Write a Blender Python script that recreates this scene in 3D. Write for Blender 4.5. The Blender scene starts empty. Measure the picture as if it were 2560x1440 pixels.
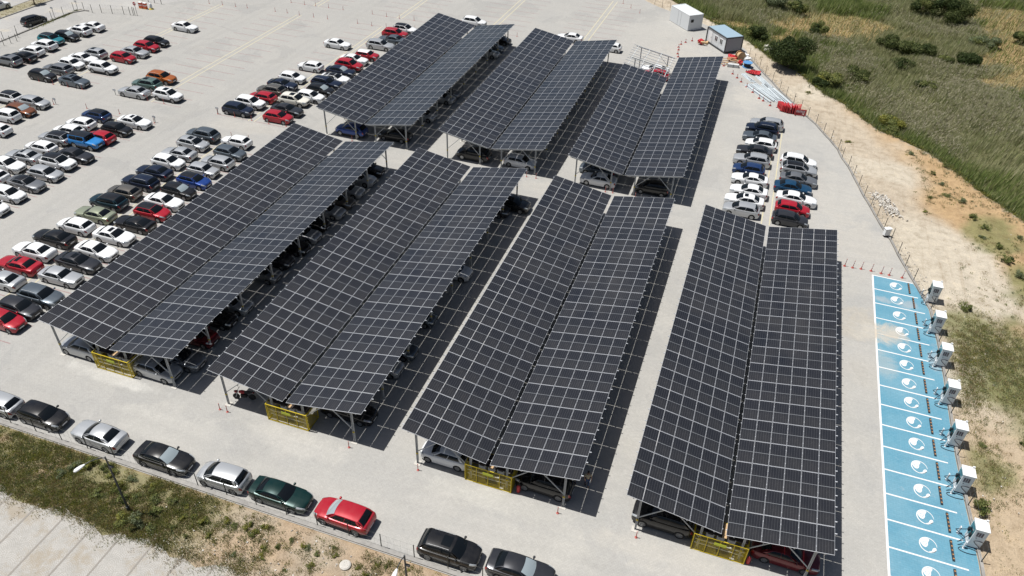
import bpy, bmesh, math, random
import numpy as np
from mathutils import Matrix, Vector

# ---------------------------------------------------------------- camera, sky, sun, exposure
sc = bpy.context.scene
COL = sc.collection
cam_d = bpy.data.cameras.new("Camera")
cam_d.sensor_width = 36.0
cam_d.lens = 26.954
cam_d.clip_end = 3000
cam = bpy.data.objects.new("Camera", cam_d)
COL.objects.link(cam)
M = Matrix(((0.945748, -0.221368, 0.237819, 0.0),
            (0.323476, 0.573026, -0.752997, 0.0),
            (0.030413, 0.789074, 0.613545, 47.895),
            (0, 0, 0, 1)))
cam.matrix_world = M
sc.camera = cam

SUN_EL, SUN_ROT = math.radians(68.3), math.radians(-97.2)
world = bpy.data.worlds.new("World")
sc.world = world
world.use_nodes = True
wn = world.node_tree
bg = wn.nodes["Background"]
sky = wn.nodes.new("ShaderNodeTexSky")
sky.sky_type = 'NISHITA'
sky.sun_disc = False
sky.sun_elevation = SUN_EL
sky.sun_rotation = SUN_ROT
sky.dust_density = 2.2
wn.links.new(sky.outputs[0], bg.inputs[0])
bg.inputs[1].default_value = 0.05
sun_d = bpy.data.lights.new("sun", 'SUN')
sun_d.energy = 5.0
sun_d.angle = math.radians(0.5)
sun_d.color = (1.0, 0.978, 0.940)
sun = bpy.data.objects.new("sun", sun_d)
COL.objects.link(sun)
sun.rotation_euler = Vector((-0.395, -0.05, 1.0)).to_track_quat('Z', 'Y').to_euler()
sun.location = (-40, -5, 120)
sc.view_settings.view_transform = 'Standard'
sc.view_settings.look = 'None'
sc.view_settings.exposure = 0.12
sc.view_settings.gamma = 1.0
sc.cycles.diffuse_bounces = 2
sc.render.resolution_x, sc.render.resolution_y = 1024, 576

random.seed(7)
RNG = np.random.default_rng(11)

# ---------------------------------------------------------------- helpers
def tag(o, label=None, cat=None, group=None, kind=None):
    if label: o['label'] = label
    if cat: o['category'] = cat
    if group: o['group'] = group
    if kind: o['kind'] = kind
    return o

def empty(name, loc, rz=0.0):
    o = bpy.data.objects.new(name, None)
    COL.objects.link(o)
    o.empty_display_size = 0.3
    o.location = loc
    o.rotation_euler = (0, 0, rz)
    return o

def link(name, mesh, parent=None, loc=None, rot=None, mats=None):
    o = bpy.data.objects.new(name, mesh)
    COL.objects.link(o)
    if parent is not None: o.parent = parent
    if loc is not None: o.location = loc
    if rot is not None: o.rotation_euler = rot
    if mats:
        for i, m in enumerate(mats):
            if m is not None and i < len(o.material_slots):
                o.material_slots[i].link = 'OBJECT'
                o.material_slots[i].material = m
    return o

class MB:
    """collects faces, builds ONE mesh"""
    def __init__(self):
        self.v, self.f, self.mi, self.uv = [], [], [], []
    def face(self, pts, mi=0, uv=None):
        n = len(self.v)
        self.v += [tuple(p) for p in pts]
        self.f.append(tuple(range(n, n + len(pts))))
        self.mi.append(mi)
        self.uv.append(uv or [(0, 0)] * len(pts))
    def box(self, x0, x1, y0, y1, z0, z1, mi=0, M=None):
        P = [Vector((x, y, z)) for z in (z0, z1) for y in (y0, y1) for x in (x0, x1)]
        if M is not None: P = [M @ p for p in P]
        n = len(self.v)
        self.v += [tuple(p) for p in P]
        for q in ((0, 2, 3, 1), (4, 5, 7, 6), (0, 1, 5, 4), (2, 6, 7, 3), (0, 4, 6, 2), (1, 3, 7, 5)):
            self.f.append(tuple(n + i for i in q)); self.mi.append(mi); self.uv.append([(0, 0)] * 4)
    def bar(self, a, b, w, h=None, mi=0):
        a, b = Vector(a), Vector(b)
        d = b - a; L = d.length
        if L < 1e-6: return
        h = h or w
        M = Matrix.Translation(a) @ d.to_track_quat('Z', 'Y').to_matrix().to_4x4()
        self.box(-w / 2, w / 2, -h / 2, h / 2, 0, L, mi, M)
    def tube(self, pts, r, n=6, mi=0, cap=True):
        pts = [Vector(p) for p in pts]
        rs = r if isinstance(r, (list, tuple)) else [r] * len(pts)
        rings = []
        for i, p in enumerate(pts):
            d = (pts[min(i + 1, len(pts) - 1)] - pts[max(i - 1, 0)]).normalized()
            a = Vector((0, 0, 1)) if abs(d.z) < .9 else Vector((1, 0, 0))
            u = d.cross(a).normalized(); w = d.cross(u)
            base = len(self.v)
            for k in range(n):
                t = 2 * math.pi * k / n
                self.v.append(tuple(p + (u * math.cos(t) + w * math.sin(t)) * rs[i]))
            rings.append(base)
        for i in range(len(rings) - 1):
            for k in range(n):
                k2 = (k + 1) % n
                self.f.append((rings[i] + k, rings[i] + k2, rings[i + 1] + k2, rings[i + 1] + k))
                self.mi.append(mi); self.uv.append([(0, 0)] * 4)
        if cap:
            for b, rev in ((rings[0], 1), (rings[-1], 0)):
                idx = [b + k for k in range(n)]
                self.f.append(tuple(idx[::-1] if rev else idx)); self.mi.append(mi); self.uv.append([(0, 0)] * n)
    def lathe(self, prof, n=16, mi=0, c=(0, 0, 0), axis='z'):
        base = len(self.v)
        for r, z in prof:
            for k in range(n):
                t = 2 * math.pi * k / n
                p = (r * math.cos(t), r * math.sin(t), z)
                if axis == 'y': p = (p[0], p[2], p[1])
                if axis == 'x': p = (p[2], p[0], p[1])
                self.v.append((p[0] + c[0], p[1] + c[1], p[2] + c[2]))
        for i in range(len(prof) - 1):
            for k in range(n):
                k2 = (k + 1) % n
                self.f.append((base + i * n + k, base + i * n + k2, base + (i + 1) * n + k2, base + (i + 1) * n + k))
                self.mi.append(mi); self.uv.append([(0, 0)] * 4)
        for i in (0, len(prof) - 1):
            self.f.append(tuple(base + i * n + k for k in range(n))); self.mi.append(mi); self.uv.append([(0, 0)] * n)
    def grid(self, fn, nu, nv, mi=0, u0=0, u1=1, v0=0, v1=1):
        base = len(self.v)
        for i in range(nu + 1):
            for j in range(nv + 1):
                self.v.append(tuple(fn(u0 + (u1 - u0) * i / nu, v0 + (v1 - v0) * j / nv)))
        for i in range(nu):
            for j in range(nv):
                a = base + i * (nv + 1) + j
                self.f.append((a, a + nv + 1, a + nv + 2, a + 1)); self.mi.append(mi); self.uv.append([(0, 0)] * 4)
    def mesh(self, name, mats, smooth=False, uv=False, fix=False, merge=False):
        me = bpy.data.meshes.new(name)
        me.from_pydata(self.v, [], self.f)
        for m in mats: me.materials.append(m)
        me.polygons.foreach_set('material_index', self.mi)
        if uv:
            l = me.uv_layers.new(name='UVMap')
            l.data.foreach_set('uv', [c for q in self.uv for p in q for c in p])
        if fix or merge:
            bm = bmesh.new(); bm.from_mesh(me)
            if merge: bmesh.ops.remove_doubles(bm, verts=bm.verts, dist=0.0005)
            if fix: bmesh.ops.recalc_face_normals(bm, faces=bm.faces)
            bm.to_mesh(me); bm.free()
        if smooth: me.polygons.foreach_set('use_smooth', [True] * len(me.polygons))
        me.update()
        return me
    def build(self, name, mats, parent=None, loc=None, rot=None, smooth=False, uv=False, fix=True):
        if not isinstance(mats, (list, tuple)): mats = [mats]
        return link(name, self.mesh(name, mats, smooth, uv, fix), parent, loc, rot)

# ---------------------------------------------------------------- materials
MATS = {}
def mat(name, col, rough=.6, metal=0., coat=0., spec=.5, emit=None):
    if name in MATS: return MATS[name]
    m = bpy.data.materials.new(name); m.use_nodes = True
    b = m.node_tree.nodes['Principled BSDF']
    b.inputs['Base Color'].default_value = (*col, 1)
    b.inputs['Roughness'].default_value = rough
    b.inputs['Metallic'].default_value = metal
    b.inputs['Coat Weight'].default_value = coat
    b.inputs['Coat Roughness'].default_value = .04
    b.inputs['Specular IOR Level'].default_value = spec
    MATS[name] = m
    return m

class NT:
    """tiny node builder"""
    def __init__(self, name, rough=.9, spec=.3):
        self.m = bpy.data.materials.new(name); self.m.use_nodes = True
        self.t = self.m.node_tree; self.b = self.t.nodes['Principled BSDF']
        self.b.inputs['Roughness'].default_value = rough
        self.b.inputs['Specular IOR Level'].default_value = spec
        self.tc = self.t.nodes.new('ShaderNodeTexCoord')
        MATS[name] = self.m
    def n(self, typ, **k):
        q = self.t.nodes.new(typ)
        for a, v in k.items(): setattr(q, a, v)
        return q
    def l(self, a, b): self.t.links.new(a, b)
    def noise(self, scale, detail=4, rough=.6, vec=None, dist=0.):
        q = self.n('ShaderNodeTexNoise')
        q.inputs['Scale'].default_value = scale; q.inputs['Detail'].default_value = detail
        q.inputs['Roughness'].default_value = rough; q.inputs['Distortion'].default_value = dist
        self.l(vec or self.tc.outputs['Object'], q.inputs['Vector'])
        return q.outputs[0]
    def ramp(self, fac, stops):
        q = self.n('ShaderNodeValToRGB')
        e = q.color_ramp.elements
        e[0].position, e[0].color = stops[0][0], (*stops[0][1], 1)
        e[1].position, e[1].color = stops[-1][0], (*stops[-1][1], 1)
        for p, c in stops[1:-1]:
            x = e.new(p); x.color = (*c, 1)
        self.l(fac, q.inputs[0]); return q.outputs[0]
    def val(self, fac, lo, hi):
        return self.ramp(fac, [(lo, (0, 0, 0)), (hi, (1, 1, 1))])
    def mix(self, fac, a, b, mode='MIX'):
        q = self.n('ShaderNodeMixRGB', blend_type=mode)
        for s, v in ((0, fac), (1, a), (2, b)):
            if hasattr(v, 'is_output'): self.l(v, q.inputs[s])
            elif isinstance(v, (int, float)): q.inputs[s].default_value = v
            else: q.inputs[s].default_value = (*v, 1)
        return q.outputs[0]
    def math(self, op, a, b=None, c=None):
        q = self.n('ShaderNodeMath', operation=op)
        for s, v in enumerate((a, b, c)):
            if v is None: continue
            if hasattr(v, 'is_output'): self.l(v, q.inputs[s])
            else: q.inputs[s].default_value = v
        return q.outputs[0]
    def xyz(self, src=None):
        q = self.n('ShaderNodeSeparateXYZ'); self.l(src or self.tc.outputs['Object'], q.inputs[0])
        return q.outputs
    def map(self, scale, rot=0):
        q = self.n('ShaderNodeMapping'); q.inputs['Scale'].default_value = scale
        q.inputs['Rotation'].default_value = (0, 0, rot)
        self.l(self.tc.outputs['Object'], q.inputs[0]); return q.outputs[0]
    def blob(self, cx, cy, rx, ry, soft=None):
        """0..1 mask of a stained patch with a noisy outline (real dirt on the surface)"""
        x, y, z = self.xyz()
        dx = self.math('DIVIDE', self.math('SUBTRACT', x, cx), rx)
        dy = self.math('DIVIDE', self.math('SUBTRACT', y, cy), ry)
        d = self.math('ADD', self.math('MULTIPLY', dx, dx), self.math('MULTIPLY', dy, dy))
        d = self.math('ADD', d, self.math('MULTIPLY', self.math('SUBTRACT', self.stain, .5), 5.0))
        q = self.n('ShaderNodeMapRange'); q.inputs['From Min'].default_value = 1.25
        q.inputs['From Max'].default_value = .25; self.l(d, q.inputs[0]); return q.outputs[0]
    def bump(self, h, s=.3, dist=.02):
        q = self.n('ShaderNodeBump'); q.inputs['Strength'].default_value = s; q.inputs['Distance'].default_value = dist
        self.l(h, q.inputs['Height']); self.l(q.outputs[0], self.b.inputs['Normal'])
    def out(self, col): self.l(col, self.b.inputs['Base Color']); return self.m

# pavement of the lot: grey concrete pavers with blown sand and tyre tone
def pavement_mat():
    t = NT('concrete_pavers', .88, .25)
    big = t.noise(.045, 5, .6, dist=.4); mid = t.noise(.22, 6, .65); fine = t.noise(5., 3, .7)
    t.stain = t.noise(.42, 10, .72, dist=.5)
    grey = t.mix(t.val(big, .35, .68), (.375, .376, .372), (.440, .439, .430))
    sand = t.mix(t.val(mid, .42, .72), grey, (.50, .475, .425))
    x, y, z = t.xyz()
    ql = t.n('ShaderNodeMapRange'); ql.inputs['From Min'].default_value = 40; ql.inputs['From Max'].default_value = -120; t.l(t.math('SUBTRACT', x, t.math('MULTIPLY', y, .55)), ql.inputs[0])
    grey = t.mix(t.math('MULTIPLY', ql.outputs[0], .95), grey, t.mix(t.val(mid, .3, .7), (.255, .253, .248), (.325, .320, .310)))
    # sandier towards the right-hand fence and along the near aisle
    qx = t.n('ShaderNodeMapRange'); qx.inputs['From Min'].default_value = -45; qx.inputs['From Max'].default_value = 12; t.l(x, qx.inputs[0])
    f = t.math('MULTIPLY', qx.outputs[0], t.val(t.noise(.16, 6, .65, dist=.6), .36, .62))
    c = t.mix(t.math('MULTIPLY', f, .75), grey, (.52, .495, .445))
    c = t.mix(.35, c, sand)
    # blown sand and cement spills
    for cx, cy, rx, ry, col, a in ((-39, 31.2, 5, 2.4, (.50, .485, .45), .6), (-28, 33.6, 5, 1.3, (.54, .52, .48), .6), (-47, 34.3, 6, .7, (.62, .61, .58), .9),
                              (-12, 33.8, 6, 1.0, (.56, .545, .50), .6), (-7, 31.5, 4, 2.2, (.53, .51, .465), .55), (3, 33.2, 7, 1.5, (.54, .51, .46), .6),
                              (10, 31, 6, 3, (.54, .51, .455), .5), (-14, 31, 4, 2.2, (.50, .48, .445), .45), (15.2, 65.6, 3.0, 2.6, (.46, .42, .355), .9), (16.0, 64.5, 1.6, 1.5, (.54, .50, .43), .7), (15.0, 58.5, 1.8, 2.5, (.46, .43, .38), .4), (15, 80, 4, 6, (.52, .485, .43), .5),
                              (12.5, 90, 4.5, 8, (.51, .48, .43), .45), (-17, 78.5, 7, 2.5, (.52, .485, .43), .55), (-35, 79, 8, 2.5, (.49, .465, .42), .4), (-12, 128, 7, 8, (.52, .485, .43), .55),
                              (0, 117, 2.6, 5, (.56, .525, .46), .6), (-64, 79.5, 6, 1.8, (.49, .46, .41), .5), (-19, 137, 7, 8, (.49, .465, .42), .4), (-51, 36, 1.0, .9, (.47, .44, .37), .5), (-23, 30.5, 6, 1.6, (.50, .485, .45), .4)):
        c = t.mix(t.math('MULTIPLY', t.blob(cx, cy, rx, ry), min(.9, a * 1.35)), c, col)
    # wheel worn lanes of the aisles, and broad tonal patches
    wn_ = t.noise(.09, 6, .6, dist=1.2)
    c = t.mix(t.math('MULTIPLY', t.val(wn_, .52, .66), .30), c, (.29, .287, .28))
    c = t.mix(t.math('MULTIPLY', t.val(wn_, .44, .30), .30), c, (.50, .485, .455))
    for ax in (-72.2, -89.3, -55.2, -104.0):
        lane = t.math('ABSOLUTE', t.math('SUBTRACT', t.math('ABSOLUTE', t.math('SUBTRACT', x, ax)), .85))
        lm = t.n('ShaderNodeMapRange'); lm.inputs['From Min'].default_value = .75; lm.inputs['From Max'].default_value = .15; t.l(lane, lm.inputs[0])
        c = t.mix(t.math('MULTIPLY', t.math('MULTIPLY', lm.outputs[0], t.val(mid, .25, .6)), .22), c, (.25, .248, .243))
    for ay in (78.2, 125, 30.2):
        lane = t.math('ABSOLUTE', t.math('SUBTRACT', t.math('ABSOLUTE', t.math('SUBTRACT', y, ay)), .9))
        lm = t.n('ShaderNodeMapRange'); lm.inputs['From Min'].default_value = .8; lm.inputs['From Max'].default_value = .15; t.l(lane, lm.inputs[0])
        c = t.mix(t.math('MULTIPLY', t.math('MULTIPLY', lm.outputs[0], t.val(mid, .3, .65)), .20), c, (.26, .257, .25))
    # tyre scuffs and cracks
    sc1 = t.noise(1., 8, .75, vec=t.map((.35, .35, 1)), dist=2.5)
    c = t.mix(t.math('MULTIPLY', t.val(t.math('ABSOLUTE', t.math('SUBTRACT', sc1, .5)), .012, .0), .22), c, (.24, .235, .225))
    sp = t.noise(2.6, 6, .8)
    c = t.mix(t.math('MULTIPLY', t.val(sp, .60, .74), .22), c, (.27, .265, .25))
    c = t.mix(t.math('MULTIPLY', t.val(sp, .40, .26), .25), c, (.53, .51, .47))
    # long worn streaks of traffic
    str_ = t.noise(1., 4, .6, vec=t.map((.05, 1.3, 1)))
    c = t.mix(t.math('MULTIPLY', t.val(str_, .5, .75), .28), c, (.36, .355, .345))
    stx = t.noise(1., 4, .6, vec=t.map((1.1, .05, 1)))
    c = t.mix(t.math('MULTIPLY', t.val(stx, .55, .8), .2), c, (.37, .365, .355))
    # oil drips on the bays
    oil = t.noise(1.1, 3, .55)
    c = t.mix(t.math('MULTIPLY', t.val(oil, .70, .80), .35), c, (.22, .21, .20))
    br = t.n('ShaderNodeTexBrick'); t.l(t.map((1, 1, 1)), br.inputs[0])
    br.inputs['Scale'].default_value = 1.0; br.inputs['Brick Width'].default_value = .24; br.inputs['Row Height'].default_value = .12
    br.inputs['Mortar Size'].default_value = .008; br.inputs['Color1'].default_value = (1, 1, 1, 1)
    br.inputs['Color2'].default_value = (.90, .90, .90, 1); br.inputs['Mortar'].default_value = (.68, .67, .65, 1)
    c = t.mix(.6, c, br.outputs[0], 'MULTIPLY')
    c = t.mix(.35, c, t.ramp(fine, [(.25, (.72, .72, .72)), (.75, (1.1, 1.1, 1.1))]), 'MULTIPLY')
    c = t.mix(1.0, c, (.935, .935, .930), 'MULTIPLY')
    return t.out(c)

def simple_noise(name, c1, c2, s1=.5, s2=6., rough=.9, c3=None):
    t = NT(name, rough, .25)
    a = t.noise(s1, 6, .65, dist=.3); b = t.noise(s2, 4, .7)
    c = t.mix(t.val(a, .35, .68), c1, c2)
    if c3: c = t.mix(t.val(t.noise(s1 * 2.7, 5, .6), .55, .72), c, c3)
    c = t.mix(.5, c, t.ramp(b, [(.25, (.6, .6, .6)), (.75, (1.2, 1.2, 1.2))]), 'MULTIPLY')
    return t.out(c)

def ground_mat():
    t = NT('soil', .95, .15)
    at = t.n('ShaderNodeVertexColor', layer_name='soil')
    a = t.noise(.9, 7, .7, dist=.3); b = t.noise(9., 4, .75)
    c = t.mix(.75, at.outputs[0], t.ramp(a, [(.25, (.50, .47, .42)), (.42, (.85, .83, .80)), (.52, (1, 1, 1)), (.75, (1.28, 1.25, 1.18))]), 'MULTIPLY')
    c = t.mix(.6, c, t.ramp(b, [(.28, (.55, .54, .52)), (.5, (1, 1, 1)), (.75, (1.25, 1.25, 1.25))]), 'MULTIPLY')
    tr = t.noise(1., 5, .6, vec=t.map((2.2, .10, 1), .35))
    c = t.mix(t.math('MULTIPLY', t.val(tr, .54, .72), .28), c, (.26, .19, .12))
    t.bump(t.noise(3., 8, .75), .8, .16)
    return t.out(c)

def cobble_mat():
    t = NT('cobblestones', .85, .3)
    # fan laid setts: rings round a row of centres
    x, y, z = t.xyz()
    fx = t.math('SUBTRACT', t.math('FRACT', t.math('DIVIDE', x, 1.3)), .5)
    fy = t.math('FRACT', t.math('DIVIDE', y, 1.3))
    rad = t.math('SQRT', t.math('ADD', t.math('MULTIPLY', fx, fx), t.math('MULTIPLY', fy, fy)))
    ring = t.math('FRACT', t.math('MULTIPLY', rad, 11.))
    rl = t.math('LESS_THAN', ring, .2)
    ang = t.math('FRACT', t.math('MULTIPLY', t.math('ARCTAN2', fy, fx), 7.))
    al = t.math('LESS_THAN', ang, .16)
    j = t.math('MAXIMUM', rl, al)
    stone = t.mix(t.val(t.noise(1.2, 5, .7), .3, .7), (.36, .35, .33), (.455, .44, .415))
    stone = t.mix(.5, stone, t.ramp(t.noise(9, 2, .6), [(.3, (.75, .75, .75)), (.7, (1.1, 1.1, 1.1))]), 'MULTIPLY')
    dirt = t.val(t.noise(.45, 8, .75), .49, .62)
    stone = t.mix(t.math('MULTIPLY', dirt, .9), stone, (.33, .285, .225))
    c = t.mix(t.math('MULTIPLY', j, .6), stone, (.24, .215, .17))
    return t.out(c)

def blue_mat():
    t = NT('blue_bay_paint', .75, .3)
    t.stain = t.noise(.5, 10, .72, dist=.5)
    a = t.noise(.5, 6, .65); b = t.noise(4, 5, .7)
    c = t.mix(t.val(a, .3, .75), (.092, .258, .355), (.135, .310, .400))
    c = t.mix(t.math('MULTIPLY', t.val(b, .5, .8), .4), c, (.20, .38, .48))
    x, y, z = t.xyz()
    c = t.mix(t.math('MULTIPLY', t.blob(17.3, 65.0, 1.9, 1.8), .85), c, (.50, .44, .36))
    c = t.mix(t.math('MULTIPLY', t.blob(19.9, 70.6, 1.0, .8), .5), c, (.45, .42, .40))
    c = t.mix(t.math('MULTIPLY', t.blob(17.4, 70.6, .9, .6), .5), c, (.45, .42, .40))
    c = t.mix(t.math('MULTIPLY', t.blob(17.0, 60.5, 1.4, 2.2), .35), c, (.5, .46, .40))
    c = t.mix(t.math('MULTIPLY', t.blob(21.8, 62.5, .7, 2.0), .35), c, (.5, .46, .44))
    wear = t.val(t.noise(1.1, 7, .75), .60, .72)
    c = t.mix(t.math('MULTIPLY', wear, .45), c, (.40, .42, .42))
    ty = t.noise(1., 5, .7, vec=t.map((.12, 1.6, 1)))
    c = t.mix(t.math('MULTIPLY', t.val(ty, .52, .76), .35), c, (.10, .23, .31))
    fd = t.noise(.16, 5, .65)
    c = t.mix(t.math('MULTIPLY', t.val(fd, .42, .66), .30), c, (.25, .38, .44))
    br = t.n('ShaderNodeTexBrick'); t.l(t.tc.outputs['Object'], br.inputs[0])
    br.inputs['Scale'].default_value = 1.0; br.inputs['Brick Width'].default_value = .40; br.inputs['Row Height'].default_value = .20
    br.inputs['Mortar Size'].default_value = .012; br.inputs['Color1'].default_value = (1, 1, 1, 1)
    br.inputs['Color2'].default_value = (.93, .93, .93, 1); br.inputs['Mortar'].default_value = (.75, .75, .76, 1)
    c = t.mix(.7, c, br.outputs[0], 'MULTIPLY')
    return t.out(c)

def line_mat(name, col, wear, base, sand=False):
    t = NT(name, .8, .3)
    w = t.val(t.noise(1.7, 8, .78), .5 - wear * .4, .62 + (1 - wear) * .2)
    c = t.mix(t.math('MULTIPLY', w, wear), col, base)
    if sand:
        t.stain = t.noise(.5, 10, .72, dist=.5)
        c = t.mix(t.blob(17.3, 65.0, 1.9, 1.8), c, (.50, .44, .36))
        ch = t.noise(3.2, 8, .8)
        c = t.mix(t.math('MULTIPLY', t.val(ch, .58, .68), .55), c, (.22, .36, .43))
    return t.out(c)

def panel_mat():
    t = NT('solar_glass', .13, .95)
    uv = t.n('ShaderNodeUVMap', uv_map='UVMap'); s = t.n('ShaderNodeSeparateXYZ'); t.l(uv.outputs[0], s.inputs[0])
    u, v = s.outputs[0], s.outputs[1]
    ge = t.n('ShaderNodeNewGeometry')
    r = ge.outputs['Random Per Island']
    cell = t.ramp(r, [(0, (.0075, .0080, .0105)), (.5, (.0105, .0105, .0125)), (1, (.0150, .0145, .0155))])
    # busbar / cell columns, six across, and fine rows
    fu = t.math('FRACT', t.math('ADD', t.math('MULTIPLY', u, 6 / 1.10), .5))
    du = t.math('ABSOLUTE', t.math('SUBTRACT', fu, .5))
    lu = t.math('LESS_THAN', du, .038)
    fv = t.math('FRACT', t.math('MULTIPLY', v, 24 / 2.226))
    lv = t.math('LESS_THAN', fv, .10)
    c = t.mix(t.math('MULTIPLY', lv, .30), cell, (.06, .062, .07))
    c = t.mix(t.math('MULTIPLY', lu, .6), c, (.095, .098, .105))
    mid = t.math('LESS_THAN', t.math('ABSOLUTE', t.math('SUBTRACT', v, 1.117)), .015)
    c = t.mix(t.math('MULTIPLY', mid, .7), c, (.36, .38, .40))
    # thin dust film
    d = t.noise(.35, 5, .6)
    c = t.mix(t.math('MULTIPLY', t.val(d, .30, .75), .055), c, (.40, .37, .32))
    t.b.inputs['Coat Weight'].default_value = .35; t.b.inputs['Coat Roughness'].default_value = .10
    sm = t.noise(1.6, 7, .7, dist=.8)
    c = t.mix(t.math('MULTIPLY', t.val(sm, .58, .78), .05), c, (.45, .42, .37))
    return t.out(c)

def island_mat(name, stops, rough=.7, spec=.25, trans=.4):
    t = NT(name, rough, spec)
    ge = t.n('ShaderNodeNewGeometry')
    c = t.ramp(ge.outputs['Random Per Island'], stops)
    t.out(c)
    if trans:
        tr = t.n('ShaderNodeBsdfTranslucent'); t.l(c, tr.inputs['Color'])
        mx = t.n('ShaderNodeMixShader'); mx.inputs[0].default_value = trans
        o = [q for q in t.t.nodes if q.type == 'OUTPUT_MATERIAL'][0]
        t.l(t.b.outputs[0], mx.inputs[1]); t.l(tr.outputs[0], mx.inputs[2]); t.l(mx.outputs[0], o.inputs[0])
    return t.m

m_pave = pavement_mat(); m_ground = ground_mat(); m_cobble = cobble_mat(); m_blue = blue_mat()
m_road = simple_noise('road_surface', (.34, .33, .32), (.42, .41, .385), .12, 4., c3=(.46, .42, .35))
m_white_line = line_mat('white_line_paint', (.70, .70, .69), .30, (.45, .44, .42), True)
m_yellow_line = line_mat('yellow_line_paint', (.58, .50, .24), .85, (.45, .43, .38))
m_red_line = line_mat('red_line_paint', (.25, .115, .11), .8, (.33, .30, .29))
m_panel = panel_mat()
m_alu = mat('aluminium_frame', (.64, .66, .69), .4, .35)
m_galv = simple_noise('galvanised_steel', (.53, .55, .55), (.63, .64, .63), 1.5, 8., .45)
m_newgalv = simple_noise('new_galvanised_steel', (.50, .55, .58), (.60, .65, .67), .8, 6., .4)
m_back = mat('panel_backsheet', (.035, .036, .04), .5)
m_conc = simple_noise('concrete', (.48, .46, .42), (.60, .57, .52), .8, 7.)
m_kerb = simple_noise('kerb_concrete', (.26, .25, .235), (.36, .345, .32), .7, 6.)
m_black = mat('black_plastic', (.012, .012, .013), .55)
m_rubber = mat('tyre_rubber', (.016, .016, .017), .8)
m_glass = mat('car_glass', (.006, .008, .010), .05, 0, 0, .36)
m_shade = mat('sunshade_behind_glass', (.36, .42, .44), .10, .25, .6)
m_rim = mat('alloy_rim', (.36, .37, .38), .32, .8)
m_head = mat('headlight_lens', (.42, .45, .47), .10, .3, .8)
m_tail = mat('taillight_lens', (.30, .012, .012), .15, 0, .8)
m_plate = mat('number_plate', (.62, .63, .64), .5)
m_yellow = simple_noise('yellow_paint', (.58, .43, .02), (.68, .52, .03), 1.5, 9., .5)
m_green_sign = mat('lime_sign', (.55, .60, .03), .5)
m_red = mat('red_plastic', (.47, .030, .035), .5)
m_redpost = mat('red_post_plastic', (.40, .085, .07), .6)
m_white = mat('white_paint', (.74, .75, .75), .45)
m_offwhite = mat('offwhite_cladding', (.62, .64, .65), .5)
m_darkpost = mat('dark_green_post', (.035, .04, .035), .6)
m_wire = mat('fence_wire', (.22, .23, .22), .6, .4)
m_wood = simple_noise('raw_wood', (.48, .32, .17), (.60, .42, .24), 2., 9.)
m_brown = mat('dark_brown_sheet', (.030, .020, .017), .7)
m_dgrey = mat('dark_grey_paint', (.045, .05, .055), .5)
m_stone = island_mat('rubble_stone', [(0, (.34, .31, .27)), (.5, (.50, .47, .42)), (1, (.62, .59, .54))], .9, .25, 0)
m_bark = simple_noise('bark', (.10, .075, .05), (.17, .13, .09), 3., 14.)
m_leaf_dark = island_mat('leaf_dark', [(0, (.020, .034, .010)), (.5, (.042, .066, .019)), (.85, (.075, .105, .030)), (1, (.12, .145, .05))])
m_leaf_mid = island_mat('leaf_mid', [(0, (.115, .140, .045)), (.5, (.190, .220, .068)), (.85, (.255, .270, .095)), (1, (.34, .33, .14))])
m_leaf_grey = island_mat('leaf_grey_green', [(0, (.110, .140, .070)), (.5, (.19, .225, .12)), (1, (.29, .32, .19))])
m_leaf_yel = island_mat('leaf_yellow_green', [(0, (.17, .18, .035)), (.5, (.28, .28, .06)), (1, (.40, .37, .11))])
m_dry = island_mat('dry_grass', [(0, (.20, .155, .075)), (.5, (.33, .26, .135)), (1, (.48, .39, .23))])
m_reed = island_mat('reed_leaf', [(0, (.205, .225, .100)), (.4, (.310, .318, .160)), (.8, (.395, .385, .220)), (1, (.48, .45, .30))])
m_reed_green = island_mat('fresh_reed_leaf', [(0, (.110, .155, .045)), (.4, (.180, .235, .070)), (.8, (.255, .295, .100)), (1, (.36, .36, .165))])
m_plume = island_mat('reed_plume', [(0, (.28, .25, .175)), (.5, (.37, .335, .245)), (1, (.46, .42, .32))])
m_flower = mat('pale_flower', (.75, .73, .62), .8)

# ---------------------------------------------------------------- ground
def lattice(n, seed):
    return np.random.default_rng(seed).random((n, n))
def vnoise(x, y, scale, seed=0, octaves=4):
    out = np.zeros_like(x, dtype=float); amp = 1.; tot = 0.
    for o in range(octaves):
        L = lattice(128, seed + o)
        X = x * scale * 2 ** o + 1000.; Y = y * scale * 2 ** o + 1000.
        i = np.floor(X).astype(int); j = np.floor(Y).astype(int)
        fx = X - i; fy = Y - j
        fx = fx * fx * (3 - 2 * fx); fy = fy * fy * (3 - 2 * fy)
        i0, i1, j0, j1 = i % 128, (i + 1) % 128, j % 128, (j + 1) % 128
        out += amp * ((L[i0, j0] * (1 - fx) + L[i1, j0] * fx) * (1 - fy) + (L[i0, j1] * (1 - fx) + L[i1, j1] * fx) * fy)
        tot += amp; amp *= .5
    return out / tot
def inside(poly, x, y):
    r = np.zeros_like(x, dtype=bool); n = len(poly)
    for k in range(n):
        (x1, y1), (x2, y2) = poly[k], poly[(k + 1) % n]
        c = ((y1 > y) != (y2 > y)) & (x < (x2 - x1) * (y - y1) / (y2 - y1 + 1e-12) + x1)
        r ^= c
    return r
def pdist(line, x, y):
    d = np.full_like(x, 1e9, dtype=float)
    for (x1, y1), (x2, y2) in zip(line[:-1], line[1:]):
        dx, dy = x2 - x1, y2 - y1
        t = np.clip(((x - x1) * dx + (y - y1) * dy) / (dx * dx + dy * dy + 1e-9), 0, 1)
        d = np.minimum(d, np.hypot(x - x1 - t * dx, y - y1 - t * dy))
    return d
def sstep(a, b, x):
    t = np.clip((x - a) / (b - a), 0, 1); return t * t * (3 - 2 * t)

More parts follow.
